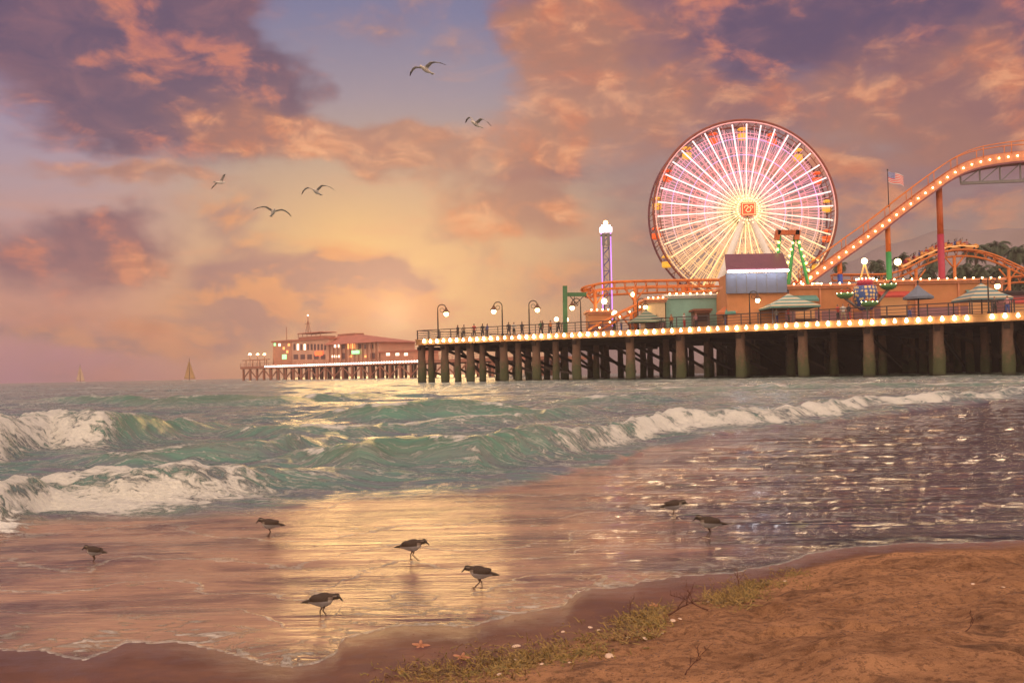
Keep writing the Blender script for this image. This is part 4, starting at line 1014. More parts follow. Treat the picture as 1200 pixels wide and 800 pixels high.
for a, b_ in (((914,276),(902.5,345)), ((934,276),(957,345)), ((931,277),(914.5,342))):
    for k in range(1, 8): q = at(a[0], a[1], D_-.35).lerp(at(b_[0], b_[1], D_-.35), k/8.5); link('light_bulb', flm, f1, q)
M_gate = paint('gate_green', (.06, .17, .07), .6, 0, .3, 2)
D_ = 106; f2 = thing('gate_frame', 'plain green post with a side beam and a slung net, left of the low track', 'ride frame')
mb = MB(); mb.bar(at(662, 335, D_), Vector((at(662, 370, D_).x, D_, ZD)), .5, .5, (0,1,0)); mb.build('post', M_gate, f2)
mb = MB(); mb.bar(at(665, 345, D_), at(687, 345, D_), .4, .42); mb.build('beam', M_gate, f2)
mb = MB(); mb.tube([at(668, 347, D_), at(677, 358, D_)], .05, 5); mb.tube([at(684, 347, D_), at(673, 358, D_)], .05, 5); mb.tube([at(673, 347, D_), at(673, 358, D_)], .04, 5); mb.build('sling', M_rail, f2)

# ------------------------------------------------------------------ balloon ride
D_ = 94; bp = at(1015, 372, D_); br_ = thing('balloon_ride', 'balloon ride with a blue dotted drum, red crown, lit spire and green pods on arms', 'fairground ride', (bp.x, D_, ZD))
q = lambda py: zof(py, 1015, D_)-ZD
M_drum = None
mt, nt, b = new_mat('dotted_drum'); co = nt.new('ShaderNodeTexCoord').outputs['Object']; v_ = nt.new('ShaderNodeTexVoronoi'); nt.put(v_.inputs['Vector'], co); v_.inputs['Scale'].default_value = 2.6; v_.inputs['Randomness'].default_value = .35
dd_ = nt.sstep(v_.outputs['Distance'], .42, .34); nt.put(b.inputs['Base Color'], nt.mix(dd_, (.03,.08,.28), (.75,.50,.20))); b.inputs['Roughness'].default_value = .4; M_drum = mt
rr = 13.5/F*D_
mb = MB(); mb.lathe([(.05, q(365)), (rr*.55, q(363)), (rr*.9, q(357)), (rr*1.0, q(350)), (rr*1.02, q(343)), (rr*.95, q(336)), (rr*.85, q(335)), (.05, q(335))], (0,0,0), 24); mb.build('drum', M_drum, br_)
mb = MB(); mb.lathe([(rr*.55, q(335)), (rr*.66, q(333)), (rr*.66, q(328)), (rr*.5, q(326.5)), (.05, q(326))], (0,0,0), 20); mb.build('crown', M_crimson, br_)
for k in range(14): a = 2*PI*k/14; link('light_bulb', bb_me, br_, (rr*.72*math.cos(a), rr*.72*math.sin(a), q(327)), sc=.9)
mb = MB()
for k in range(4): a = k*PI/2+.4; mb.tube([(rr*.5*math.cos(a), rr*.5*math.sin(a), q(327)), (0, 0, q(308))], .07, 6)
mb.build('spire', glow('spire_gold', (1, .5, .15), .5, (.7,.35,.1)), br_)
MB().ball((0,0,q(306)), .3, 10, 8).build('spire_light', M_lamp, br_)
mb = MB(); mb.lathe([(rr*.35, 0), (rr*.3, q(364))], (0,0,0), 14); mb.lathe([(rr*1.2, .01), (rr*1.15, .3), (.05, .32)], (0,0,0), 20); mb.build('pedestal', M_mauve, br_)
for (px, py, dy, lb) in ((990,345.5,-.3,1), (1019,355.5,-2.2,2), (1041,335,-.3,3)):
    p = at(px, py, D_+dy)-Vector(br_.location); r_ = 9.5/F*D_
    mb = MB(); mb.tube([(0, 0, q(362)), (p.x*.5, p.y*.5, q(362)*.6+p.z*.3), (p.x, p.y, p.z-r_*.4)], .14, 8); mb.build('arm', M_green if lb == 2 else M_grey, br_)
    mb = MB(); mb.lathe([(.05,-r_*.5), (r_*.5,-r_*.46), (r_*.9,-r_*.2), (r_, .05), (r_*.9, r_*.22), (r_*.8, r_*.24), (r_*.75, r_*.1), (.05, r_*.05)], p, 18)
    pod = mb.build('pod', paint('pod_green%d' % lb, (.10,.24,.09), .4), br_)
    for k in range(8): a = 2*PI*k/8; link('light_bulb', bb_me, pod, p+Vector((r_*.97*math.cos(a), r_*.97*math.sin(a), r_*.2)), sc=.5)
    for j in (-1, 1):
        person(0, 0, 'sit_down', random.choice([RED, ORA, DRK]), DRK, H1, 0, '%s rider in the %s green pod of the balloon ride' % ('left' if j < 0 else 'right', ('left', 'lowest middle', 'upper right')[lb-1]), 'riders of the balloon ride', Vector(br_.location)+p+Vector((j*.28, 0, r_*.02)), .85)

# ------------------------------------------------------------------ flag
D_ = 102; p0 = at(1041.5, 243, D_); p1 = at(1041.5, 199, D_); fg = thing('flagpole', 'thin flagpole with the stars and stripes, above the coaster slope', 'flag', p0)
L_ = p1.z-p0.z; MB().lathe([(.06,0),(.04,L_)], (0,0,0), 8).ball((0,0,L_), .09, 8, 6).build('pole', M_rail, fg)
mt, nt, b = new_mat('flag_cloth'); x, y, z = nt.sep(nt.attr('flaguv', 1))[:3]
st = nt.m('GREATER_THAN', nt.m('FRACT', nt.m('MULTIPLY', y, 6.5)), .5); c = nt.mix(st, (.62,.60,.58), (.70,.015,.03)); inq = nt.m('MULTIPLY', nt.m('LESS_THAN', x, .42), nt.m('GREATER_THAN', y, .4615))
def star(ph, sx): 
    a_ = nt.m('SUBTRACT', nt.m('FRACT', nt.m('ADD', nt.m('MULTIPLY', x, 6/.42), ph)), .5); b2_ = nt.m('SUBTRACT', nt.m('FRACT', nt.m('ADD', nt.m('MULTIPLY', nt.m('SUBTRACT', y, .4615), 5/.5385), ph)), .5)
    return nt.m('LESS_THAN', nt.m('ADD', nt.m('MULTIPLY', a_, a_), nt.m('MULTIPLY', b2_, b2_)), .05)
c = nt.mix(inq, c, nt.mix(nt.m('MAXIMUM', star(0, 0), star(.5, 0)), (.02,.03,.30), (.8,.8,.8))); nt.put(b.inputs['Base Color'], c); b.inputs['Roughness'].default_value = .8
nx, nz = 30, 16; w_, h_ = 1.95, 1.2; vs = []; uv = []
for j in range(nz+1):
    for i in range(nx+1): u_, v = i/nx, j/nz; vs.append((.05+u_*w_*.88, .16*math.sin(u_*7+v*1.5)*u_**.5, L_-.15-h_*(1-v)-u_*.55-.12*math.sin(u_*5+1)*u_)); uv.append((u_, v, 0))
mb = MB(); mb.add(vs, [(j*(nx+1)+i, j*(nx+1)+i+1, (j+1)*(nx+1)+i+1, (j+1)*(nx+1)+i) for j in range(nz) for i in range(nx)], True)
o = mb.build('cloth', mt, fg); at_ = o.data.attributes.new('flaguv', 'FLOAT_VECTOR', 'POINT'); at_.data.foreach_set('vector', [c_ for t_ in uv for c_ in t_])
# ------------------------------------------------------------------ far end of the pier
FZ = 5.2
FA = at(563, 0, 250); FA = Vector((xat(563, 250, FZ), 250, 0)); FB = Vector((xat(281.5, 346, FZ), 346, 0)); FD = (FB-FA).normalized(); FN = Vector((-FD.y, FD.x, 0)); FN = FN if FN.y > 0 else -FN; FL = (FB-FA).length
def fp(s, t=0., z=FZ): v = FA+FD*s+FN*t; return Vector((v.x, v.y, z))
def fs_at(px, t=0.):
    lo, hi = -20., FL+20
    for _ in range(40):
        mid = (lo+hi)/2; v = fp(mid, t)-CAMP
        if v.dot(rgt)/v.dot(fwd)*F+600 > px: lo = mid
        else: hi = mid
    return lo
M_far = paint('far_timber', (.42, .16, .10), .8, 0, .25, .3); M_farw = paint('far_wall', (.62, .28, .18), .8, 0, .25, .2); M_farr = paint('far_roof', (.50, .17, .11), .7, 0, .2, .3); M_farl = paint('far_light_wall', (.72, .38, .26), .8, 0, .2, .3)
fpier = thing('far_pier', 'distant hazy pier end carrying the pavilions, fringed with tiny white bulbs', 'pier')
def fslab(s0, s1, t0, t1, z0, z1, mb=None):
    mb = mb or MB(); P_ = [fp(s0, t0, z0), fp(s1, t0, z0), fp(s1, t1, z0), fp(s0, t1, z0)]; Q = [Vector((v.x, v.y, z1)) for v in P_]
    return mb.add(P_+Q, [(3,2,1,0),(4,5,6,7),(0,1,5,4),(1,2,6,5),(2,3,7,6),(3,0,4,7)])
fslab(-18, FL, 0, 26, FZ-.9, FZ).build('deck', M_far, fpier)
fpm = MB(); fpm.lathe([(.45,-1.5),(.45,FZ-.9)], (0,0,0), 8); fpm = fpm.mesh('pile', M_far)
for j, t in enumerate((.8, 9, 18)):
    for i in range(30): link('pile', fpm, fpier, fp(-14+(FL+13)*i/29, t, 0))
mb = MB()
for i in range(29):
    a, b_ = -14+(FL+13)*i/29, -14+(FL+13)*(i+1)/29
    if i % 2: mb.bar(fp(a, .7, .8), fp(b_, .7, FZ-1.2), .3, .35)
    else: mb.bar(fp(b_, .7, .8), fp(a, .7, FZ-1.2), .3, .35)
mb.build('cross_bracing', M_far, fpier)
mb = MB()
for z in (.5, 1.1): mb.bar(fp(0, .1, FZ+z), fp(FL, .1, FZ+z), .1, .1)
for i in range(46): mb.bar(fp(FL*i/45, .1, FZ), fp(FL*i/45, .1, FZ+1.1), .12, .12)
mb.build('railing', M_far, fpier)
fb = MB(); fb.ball((0,0,0), .27, 8, 6); fbm_ = fb.mesh('light_bulb', glow('far_bulb', (1, .88, .7), 7))
sa, sb_ = fs_at(489, -.4), fs_at(311, -.4)
for i in range(66): link('light_bulb', fbm_, fpier, fp(sa+(sb_-sa)*i/65, -.4, FZ-.25))
def fbox(name, label, cat, px0, px1, t, ytop, dep, mat, roofm=None, z0=FZ):
    s0, s1 = fs_at(px0, t), fs_at(px1, t); a, b_ = fp(s0, t), fp(s1, t); zt = at((px0+px1)/2, ytop, (a.y+b_.y)/2).z
    o = thing(name, label, cat, (0,0,0)); fslab(s1, s0, t, t+dep, z0, zt).build('wall', mat, o)
    fslab(s1-.5, s0+.5, t-.5, t+dep+.5, zt, zt+.5).build('roof', roofm or M_farr, o); return o, s0, s1, zt
M_wo = glow('far_window_orange', (1, .42, .12), 1.6); M_ww = glow('far_window_white', (1, .82, .6), 2.4); M_wg = glow('far_sign_green', (.35, 1, .4), 1.6); M_wr = glow('far_sign_red', (1, .12, .03), 2.0)
M_dkw = paint('far_dark_glass', (.14, .06, .06), .4)
def fpanel(parent, name, px, py, wpx, hpx, t, mat):
    s0 = fs_at(px+wpx/2, t); s1 = fs_at(px-wpx/2, t); c = fp((s0+s1)/2, t); z = at(px, py, c.y).z; hh = hpx/F*c.y/2
    return fslab(s0, s1, t-.12, t-.01, z-hh, z+hh).build(name, mat, parent)
o, s0, s1, z_ = fbox('pavilion', 'boxy pavilion at the left of the distant pier end with a thin antenna mast', 'building', 320, 342, 5, 400.5, 12, M_farw)
for px, py, mt_ in ((322.5,403.5,M_wg), (328,404,M_ww), (333,408,M_wo), (339,404,M_wo), (337,412,M_wo)): fpanel(o, 'window', px, py, 2.2, 3.2, 5, mt_)
fpanel(o, 'lit_sign', 333.5, 418, 5, 5.5, 5, M_wg)
MB().tube([fp((s0+s1)/2+2, 8, z_), fp((s0+s1)/2+2, 8, z_+5.5)], .12, 6).build('antenna', M_far, o)
o, s0, s1, z_ = fbox('pavilion', 'two-storey middle pavilion of the distant pier end with a roof terrace and beacon mast', 'building', 342.5, 386, 3, 398.5, 14, M_farl)
for i in range(10): fpanel(o, 'window', 345.5+i*4, 406.5, 2.0, 7, 3, M_ww if i in (1, 3) else M_dkw)
for i in range(5): fpanel(o, 'window', 347+i*8, 418, 5, 5.5, 3, M_dkw)
fpanel(o, 'lit_sign', 374, 414, 9, 5, 2.8, M_wr)
sA, sB = fs_at(376, 6), fs_at(350, 6); fslab(sA, sB, 6, 12, z_+.5, z_+1.5).build('roof_terrace', M_far, o)
fslab(sA-.3, sB+.3, 5.8, 12.2, z_+2.6, z_+2.9).build('terrace_canopy', M_farr, o)
mb = MB()
for i in range(6): s_ = sA+(sB-sA)*i/5; mb.bar(fp(s_, 6, z_+1.5), fp(s_, 6, z_+2.6), .2, .2)
mb.build('terrace_posts', M_far, o)
sm_ = fs_at(361.5, 8); zm = at(361.5, 369.5, fp(sm_, 8).y).z; mb = MB(); mb.tube([fp(sm_, 8, z_+2.9), fp(sm_, 8, zm)], .16, 6)
for d_ in (-1.6, 1.6): mb.tube([fp(sm_+d_, 8, z_+2.9), fp(sm_+d_*.2, 8, z_+7)], .1, 5)
mb.bar(fp(sm_-2.0, 8, z_+6.2), fp(sm_+2.0, 8, z_+6.2), .14, .14); mb.build('beacon_mast', M_far, o)
MB().ball(fp(sm_, 8, zm), .35, 8, 6).build('beacon_light', M_ww, o)
# hipped pavilion
o = thing('pavilion', 'wide pavilion with a hipped roof at the right of the distant pier end', 'building'); s0, s1 = fs_at(386.5, 3), fs_at(444, 3); yy = fp((s0+s1)/2, 3).y; ze = at(415, 402.5, yy).z; zr = at(415, 390.5, yy).z
fslab(s1, s0, 3, 17, FZ, ze).build('wall', M_farl, o)
sr0, sr1 = fs_at(401, 10), fs_at(422, 10); e0, e1 = s0+1.2, s1-2.0
mb = MB(); mb.add([fp(e0, 1.5, ze), fp(e1, 1.5, ze), fp(e1, 18.5, ze), fp(e0, 18.5, ze), fp(sr0, 8.5, zr), fp(sr1, 8.5, zr), fp(sr1, 11.5, zr), fp(sr0, 11.5, zr)], [(3,2,1,0),(4,5,6,7),(0,1,5,4),(1,2,6,5),(2,3,7,6),(3,0,4,7)]); rf = mb.build('roof', M_farr, o)
fslab(sr1, sr0, 8.3, 11.7, zr, zr+.5).build('ridge_cap', M_far, rf)
for i in range(12): mb = MB(); s_ = s0+(s1-s0)*(i+.2)/11.6; mb.bar(fp(s_, 2.6, FZ), fp(s_, 2.6, ze), .3, .3); mb.build('post', M_far, o)
for px, py, w_, h_, mt_ in ((393,405,2,4,M_ww), (397,405,2,4,M_ww), (409.5,405.5,3.5,6,M_wo), (414.5,405.5,3.5,6,M_wo), (391,417.5,3.5,2.5,M_ww), (396.5,417.5,3.5,2.5,M_ww), (411,417.5,3,2.5,M_wo), (429,417.5,3,2.5,M_wo), (403,406,3,5,M_dkw), (422,406,3,5,M_dkw), (429,406,3,5,M_dkw), (436,406,3,5,M_dkw), (403,417,4,7,M_dkw), (437,417,5,7,M_dkw)): fpanel(o, 'window', px, py, w_, h_, 2.9, mt_)
fpanel(o, 'lit_sign', 417, 412.5, 9, 4, 2.3, M_wg)
o, s0, s1, z_ = fbox('long_shed', 'low shed with lit windows right of the hipped pavilion on the distant pier', 'shed', 446, 486, 3, 412.5, 9, M_farw)
for px in (455, 466, 476): fpanel(o, 'window', px, 415, 4, 3, 3, M_ww)
for i, (px, lb) in enumerate(((293, 'tiny lamp at the far tip of the distant pier, leftmost of three'), (302, 'tiny lamp on the distant pier, middle of three by the boxy pavilion'), (310, 'tiny lamp on the distant pier, rightmost of three by the boxy pavilion'))):
    s_ = fs_at(px, 2); t = thing('street_lamp', lb, 'street lamp', fp(s_, 2), 0, 'lamps at the tip of the distant pier'); z_ = at(px, 415, fp(s_, 2).y).z-FZ
    MB().tube([(0,0,0),(0,0,z_)], .1, 6).build('post', M_far, t); MB().ball((0,0,z_), .42, 8, 6, (1.3,1,.8)).build('globe', M_lamp, t)
mb = MB()
for i in range(5): s_ = fs_at(284+i*8, 1.5); mb.bar(fp(s_, 3, FZ), fp(s_, 3, FZ+2.4), .25, .25)
s_a, s_b = fs_at(284, 3), fs_at(316, 3); mb.bar(fp(s_a, 3, FZ+2.4), fp(s_b, 3, FZ+2.4), .3, .3); tag(mb.build('pergola', M_far), 'open timber pergola at the tip of the distant pier', 'pergola')

# ------------------------------------------------------------------ sailboats
def boat(px, py0, H_px, D_, label, flip=1, op=0):
    p = Vector((xat(px, D_, 0), D_, 0)); H = H_px/F*D_; t = thing('sailboat', label, 'sailboat', p, R(-15)*flip, 'sailboats on the horizon')
    M_sail = paint('sail_cloth', (.55, .33, .16) if not op else (.66, .46, .34), .8, 0, .12, .5)
    mb = MB(); n = 9; vs = []
    for i in range(n):
        u_ = i/(n-1); x = (u_-.5)*H*.62; w = .09*H*math.sin(PI*min(.92, u_*.8+.18)); 
        for a, z in ((-1, .055), (-.75, 0), (.75, 0), (1, .055)): vs.append((x, a*w*(1 if abs(a) == 1 else .7), H*(z+.03*abs(u_-.5))-.05*H*.2))
    fs = [(i*4+k, i*4+k+1, i*4+k+5, i*4+k+4) for i in range(n-1) for k in range(3)]+[(i*4+3, i*4, i*4+4, i*4+7) for i in range(n-1)]+[(0,1,2,3), tuple((n-1)*4+k for k in (3,2,1,0))]
    mb.add(vs, fs); mb.build('hull', M_white, t)
    MB().tube([(0.0,0,.03*H),(0.0,0,H)], H*.008+.05, 6).build('mast', M_brown, t)
    def sail(a, b_, c, nm):
        N = 8; vs = []; fs = []
        for j in range(N+1):
            l = Vector(a).lerp(Vector(c), j/N); r_ = Vector(b_).lerp(Vector(c), j/N)
            for i in range(N+1): q_ = l.lerp(r_, i/N); w = math.sin(PI*i/N)*math.sin(PI*min(1, j/N+.15))*H*.05; vs.append(q_+Vector((0, w, 0)))
        fs = [(j*(N+1)+i, j*(N+1)+i+1, (j+1)*(N+1)+i+1, (j+1)*(N+1)+i) for j in range(N) for i in range(N)]
        mb = MB(); mb.add(vs, fs, True); o = mb.build(nm, M_sail, t); sd_m = o.modifiers.new('t', 'SOLIDIFY'); sd_m.thickness = .06
    sail((-.02*H*flip,0,.10*H), (-.27*H*flip,0,.12*H), (-.0*H,0,.98*H), 'mainsail'); sail((.02*H*flip,0,.10*H), (.30*H*flip,0,.10*H), (.01*H,0,.88*H), 'jib')
boat(94, 446, 22, 520, 'small pale sailboat on the horizon, farther left and hazier than the other', 1, 1)
boat(222, 445, 27, 420, 'larger golden-sailed boat on the horizon between the other boat and the distant pier', 1)

# ------------------------------------------------------------------ hills, shore ground and palms behind the pier
def ridge_line(pts, D_, zb, name, mat, dep=160, lb=None):
    q = [at(px, py, D_) for px, py in pts]; xs = np.array([v.x for v in q]); zs = np.array([v.z for v in q]); nx = 150; ny = 26
    X = np.linspace(xs[0], xs[-1], nx); Yt = np.linspace(0, 1, ny); XX, TT = np.meshgrid(X, Yt); h_ = np.interp(XX, xs, zs)
    ZZ = zb+(h_-zb)*np.where(TT < .5, smooth(TT*2, 0, 1), smooth(2-TT*2, 0, 1)); ZZ += (fbm(XX/D_*22, TT*7, 5, 9)-.5)*D_*.016*np.sin(PI*TT)
    ZZ = np.maximum(ZZ, -1.6)
    YY = D_-dep/2+dep*TT+(fbm(XX/D_*9, TT*3, 2, 4)-.5)*dep*.3
    return tag(grid_mesh(name, XX, YY, ZZ, mat), lb, None, None, 'structure')
M_hill = paint('hazed_hill_scrub', (.25, .19, .20), .9, 0, .3, .04)  # scrub tone paled to paint in the haze of distance
ridge_line([(640,424),(700,396),(800,372),(900,345),(960,322),(1000,306),(1040,290),(1080,277),(1110,270),(1150,274),(1200,268),(1300,260),(1420,290),(1500,330),(1600,400)], 330, -1, 'hills', M_hill, 110, 'dim hills behind the shore')
gx2 = np.linspace(20, 330, 90); gy2 = np.linspace(136, 400, 70); XX, YY = np.meshgrid(gx2, gy2)
ZZ = -1.5+5.5*smooth(XX-(YY-136)*.12, 24, 46)*smooth(YY, 136, 150)+(fbm(XX/12, YY/12, 4, 77)-.5)*1.4
tag(grid_mesh('shore_ground', XX, YY, ZZ, paint('shore_earth', (.10, .065, .045), .9, 0, .3, .1)), 'dark shore ground behind the pier under the palms', None, None, 'structure')
M_frond = paint('palm_frond', (.065, .085, .045), .7, 0, .35, .6); M_ptrunk = paint('palm_trunk', (.12, .08, .055), .9, 0, .3, 2)
def palm(px, py_c, D_, r_px, label, seed):
    rr = random.Random(seed); c = at(px, py_c, D_); R_ = r_px*1.35/F*D_; zb = 3.4; t = thing('palm_tree', label, 'palm tree', (c.x, c.y, zb), 0, 'palms behind the little coaster'); h_ = c.z-zb
    mb = MB(); lean = rr.uniform(-.5, .5); mb.tube([(lean*(1-k/6)**2, 0, h_*k/6-.5*(k == 0)) for k in range(7)], [.38, .30, .26, .24, .22, .21, .24], 8); mb.build('trunk', M_ptrunk, t)
    mb = MB()
    for i in range(34):
        az_ = i*2.39996; up = rr.uniform(-.35, 1.25); L = R_*rr.uniform(.85, 1.12); prev = Vector((0, 0, h_)); dirv = Vector((math.cos(az_)*math.cos(up), math.sin(az_)*math.cos(up), math.sin(up))); pts = [prev]; N = 9
        for k in range(N): dirv = (dirv+Vector((0, 0, -.22-.02*k))).normalized(); prev = prev+dirv*L/N; pts.append(prev)
        mb.tube(pts, [.05]*8+[.03, .015], 3, False, False)
        sd = Vector((-math.sin(az_), math.cos(az_), 0))
        for k in range(1, N+1):
            for hh in (0, .5):
                p = pts[k-1].lerp(pts[k], hh); tn = (pts[k]-pts[k-1]).normalized(); l = R_*.34*math.sin(PI*min(.95, (k+hh)/N*.85+.12)); 
                for s_ in (-1, 1):
                    e = p+sd*s_*l*.75+tn*l*.45+Vector((0, 0, -l*rr.uniform(.25, .6))); w = tn*.09*max(.5, R_/3)
                    mb.add([p-w, p+w, e], [(0, 1, 2)])
    mb.build('crown', M_frond, t)
pl = [(1026,308,175,11,'small palm between the orange slope and the green column, leftmost of the palms'), (1032,317,168,9,'very small low palm behind the level orange track'), (1057,304,170,15,'palm right of the green column'), (1094,306,172,14,'palm directly left of the crimson column'), (1143,293,166,17,'tallest dark palm above the hump of the track'), (1168,290,178,16,'palm crown standing above the right side of the hump'), (1190,295,168,17,'palm at the right edge above the falling track'), (1215,290,172,18,'palm cut by the right edge of the view'),
      (1127,315,158,15,'palm seen under the hump just right of the crimson column'), (1150,316,156,14,'palm seen through the supports under the hump'), (1175,318,160,13,'low palm right under the falling track'), (1088,320,158,11,'low palm left of the crimson column under the track'), (984,312,176,9,'distant small palm beside the blue column')]
for i, a in enumerate(pl): palm(*a, seed=20+i)
mb = MB(); rr = random.Random(5)
for k in range(5200):
    px = rr.triangular(1005, 1240, 1190); D_ = rr.uniform(160, 176); top_ = 326-12*math.exp(-((px-1180)/60)**2)-6*math.sin(px*.13)*.5; py = rr.uniform(top_, 350); p = at(px, py, D_); n_ = Vector((rr.uniform(-1,1), rr.uniform(-1,1), rr.uniform(-1,1))).normalized(); s_ = n_.orthogonal().normalized()*rr.uniform(.25, .6); t_ = n_.cross(s_)*.5
    mb.add([p-s_, p+t_, p+s_, p-t_], [(0,1,2,3)])
tag(mb.build('shrubbery', M_frond), 'dark undergrowth massed below the palms behind the coaster', None, None, 'stuff')

# ------------------------------------------------------------------ gulls
def gull_mb(v):
    mb = MB(); lift = (.20, .13, .24)[v]; droop = (.12, .08, .12)[v]
    mb.tube([(0,.30,0),(0,.22,.01),(0,.1,.0),(0,-.05,-.01),(0,-.2,0),(0,-.34,.02)], [.02,.05,.075,.075,.05,.02], 10)
    mb.ball((0,.29,.02), .045, 10, 8); mb.tube([(0,.32,.015),(0,.39,.0)], [.016,.004], 6)
    mb.add([(-.07,-.46,.02),(.07,-.46,.02),(.03,-.28,.03),(-.03,-.28,.03),(-.07,-.46,.0),(.07,-.46,.0),(.03,-.28,.0),(-.03,-.28,.0)], [(0,1,2,3),(7,6,5,4),(0,4,5,1),(1,5,6,2),(2,6,7,3),(3,7,4,0)])
    for s_ in (-1, 1):
        st = [(0,.06,.02,.20,.03), (.16,.10,.02+lift*.45,.19,.026), (.32,.14,lift*.98,.165,.022), (.48,.09,lift*.92,.13,.016), (.64,.0,lift*.72-droop*.2,.11,.018), (.78,-.12,lift*.45-droop*.6,.05,.012)]
        vs = []; fs = []; n = len(st)
        for x, y, z, ch, th in st:
            vs += [(s_*x, y+ch*.5, z), (s_*x, y+ch*.1, z+th), (s_*x, y-ch*.75, z+th*.2), (s_*x, y+ch*.1, z-th*.6)]
        for i in range(n-1):
            for k in range(4): fs.append((i*4+k, i*4+(k+1) % 4, (i+1)*4+(k+1) % 4, (i+1)*4+k))
        fs += [(0,1,2,3), tuple((n-1)*4+k for k in (3,2,1,0))]; mb.add(vs, fs, True)
    return mb
M_gull = vcol('gull_feathers', .8, .2, 25)
def gcol(c):
    if c.y > .33: return (.5,.3,.08)
    if abs(c.x) > .62: return (.10,.07,.07)
    if abs(c.x) > .1: return (.46,.40,.37)
    return (.74,.66,.60)
gm = [remesh(gull_mb(v), .011, 'gull', gcol, M_gull, 1) for v in range(3)]
for px, py, wpx, v, rot, lb in ((499,82,52,1,(R(6),R(4),R(150)),'highest gull, wings spread level, near the top of the sky'), (558,146,42,2,(R(10),R(-16),R(140)),'gull tilting with its right wing raised, highest on the right side of the flock'), (258,214,31,2,(R(5),R(-24),R(-40)),'leftmost and smallest gull, steeply banked'),
                                (371,225,42,0,(R(8),R(4),R(165)),'gull gliding with bent wings, right above the lowest one'), (320,249,44,1,(R(14),R(-7),R(205)),'lowest gull of the flock, gliding over the orange haze')):
    D_ = 1.5*F/wpx; o = link('gull', gm[v], None, at(px, py, D_), rot, .98); tag(o, lb, 'bird', 'gulls gliding in the sky')

# ------------------------------------------------------------------ shore birds
def sand_z(x, y): return float(sand_height(np.array([[x]]), np.array([[y]]))[0][0, 0])
def wader_mb(v):
    mb = MB(); hx, hz = ((.27,.565), (.30,.53), (.31,.50))[v]
    prof = [(.215,.455,.045,.06),(.16,.440,.09,.12),(.08,.430,.12,.165),(-.02,.425,.13,.175),(-.12,.42,.12,.16),(-.22,.41,.095,.12),(-.32,.395,.06,.07),(-.42,.375,.035,.04),(-.50,.362,.03,.022),(-.57,.355,.02,.012)]
    n = 16; vs = []
    for x, z, ry, rz in prof:
        for k in range(n): a = 2*PI*k/n; vs.append((x, ry*math.cos(a), z+rz*math.sin(a)))
    fs = [(i*n+k, i*n+(k+1) % n, (i+1)*n+(k+1) % n, (i+1)*n+k) for i in range(len(prof)-1) for k in range(n)]+[tuple(range(n)), tuple((len(prof)-1)*n+k for k in reversed(range(n)))]
    mb.add(vs, fs, True)
    mb.tube([(.10,0,.46),(.18,0,(.46+hz)/2+.01),(hx,0,hz)], [.11,.082,.068], 12); mb.ball((hx,0,hz), .078, 14, 10, (1.12,.88,.98))
    bx, bz = hx+.16, hz-.125; mb.tube([(hx+.05,0,hz-.012),(hx+.09,0,hz-.045),(bx,0,bz)], [.032,.024,.010], 8)
    for s_ in (-1, 1):
        mb.ball((-.10, s_*.085, .44), .13, 12, 8, (1.9,.42,.72), Euler((0, R(8), 0)).to_matrix()); mb.tube([(-.25,s_*.05,.42),(-.52,s_*.02,.375)], [.05,.016], 8)
        mb.ball((hx+.035, s_*.062, hz+.012), .014, 8, 6)
    legs = (((-.02,.045),(.04,-.045)), ((-.10,.045),(.12,-.045)), ((.06,.045),(-.08,-.045)))[v]
    for fx, fy in legs:
        kx = -.03+fx*.35; mb.tube([(0.0+fx*.1,fy,.33),(kx-.01,fy,.20),(kx-.035,fy,.155),(fx,fy,.016)], [.045,.020,.017,.013], 8)
        for dx, dy in ((.06,0),(.05,.03),(.05,-.03),(-.025,0)): mb.tube([(fx,fy,.014),(fx+dx,fy+dy,.009)], [.012,.009], 6)
    return mb
M_bird = vcol('feathers', .8, .5, 60)
def bcol(v):
    hx, hz = ((.27,.565), (.30,.53), (.31,.50))[v]
    def f(c):
        if c.z < .265: return (.09,.04,.02)
        d = (Vector((c.x-hx, 0, c.z-hz))).length
        if c.x > hx+.082 and c.z < hz+.02: return (.015,.012,.012)
        if d < .10 and c.x > hx-.08:
            if (Vector((c.x-hx-.035, 0, c.z-hz-.012))).length < .02 and abs(c.y) > .05: return (.01,.01,.01)
            if c.z > hz+.035: return (.045,.026,.016)
            if c.z > hz+.012: return (.25,.19,.14)
            return (.06,.038,.027)
        n_ = math.sin(c.x*95+c.z*40)*math.sin(c.y*90+c.z*70); line = .40+.10*(c.x+.1)*.4
        if c.x > .12 and c.z < .50: return (.46,.40,.36) if c.z < .43 else (.26,.19,.15)
        if c.z > line: return (.058+.03*n_, .032+.018*n_, .02+.011*n_)
        if c.x < -.38: return (.08,.06,.05)
        return (.34,.31,.31)
    return f
wm = [remesh(wader_mb(v), .0085, 'sandpiper', bcol(v), M_bird, 2) for v in range(3)]
for px, py, L, face, v, lb in ((109,659,33,-1,0,'sandpiper farthest left, facing left on the wet sand'), (315,628,35,-1,0,'sandpiper facing left just below the edge of the surf'), (485,656,42,1,1,'striding sandpiper facing right in the golden reflection'),
                               (380,723,49,1,2,'largest sandpiper, head lowered to the right, near the water edge'), (561,689,45,-1,1,'sandpiper facing left nearest the dark wet sand in the middle'), (791,606,36,1,2,'upper one of the pair on the lilac wet sand, facing right'), (830,629,42,-1,0,'lower one of the pair on the lilac wet sand, facing left')):
    g = gnd(px, py, .012); sc = L*g.y/F/1.02; o = link('sandpiper', wm[v], None, g, (0, 0, (0 if face > 0 else PI)+random.uniform(-.25,.25)), sc); tag(o, lb, 'bird', 'sandpipers feeding at the water edge')

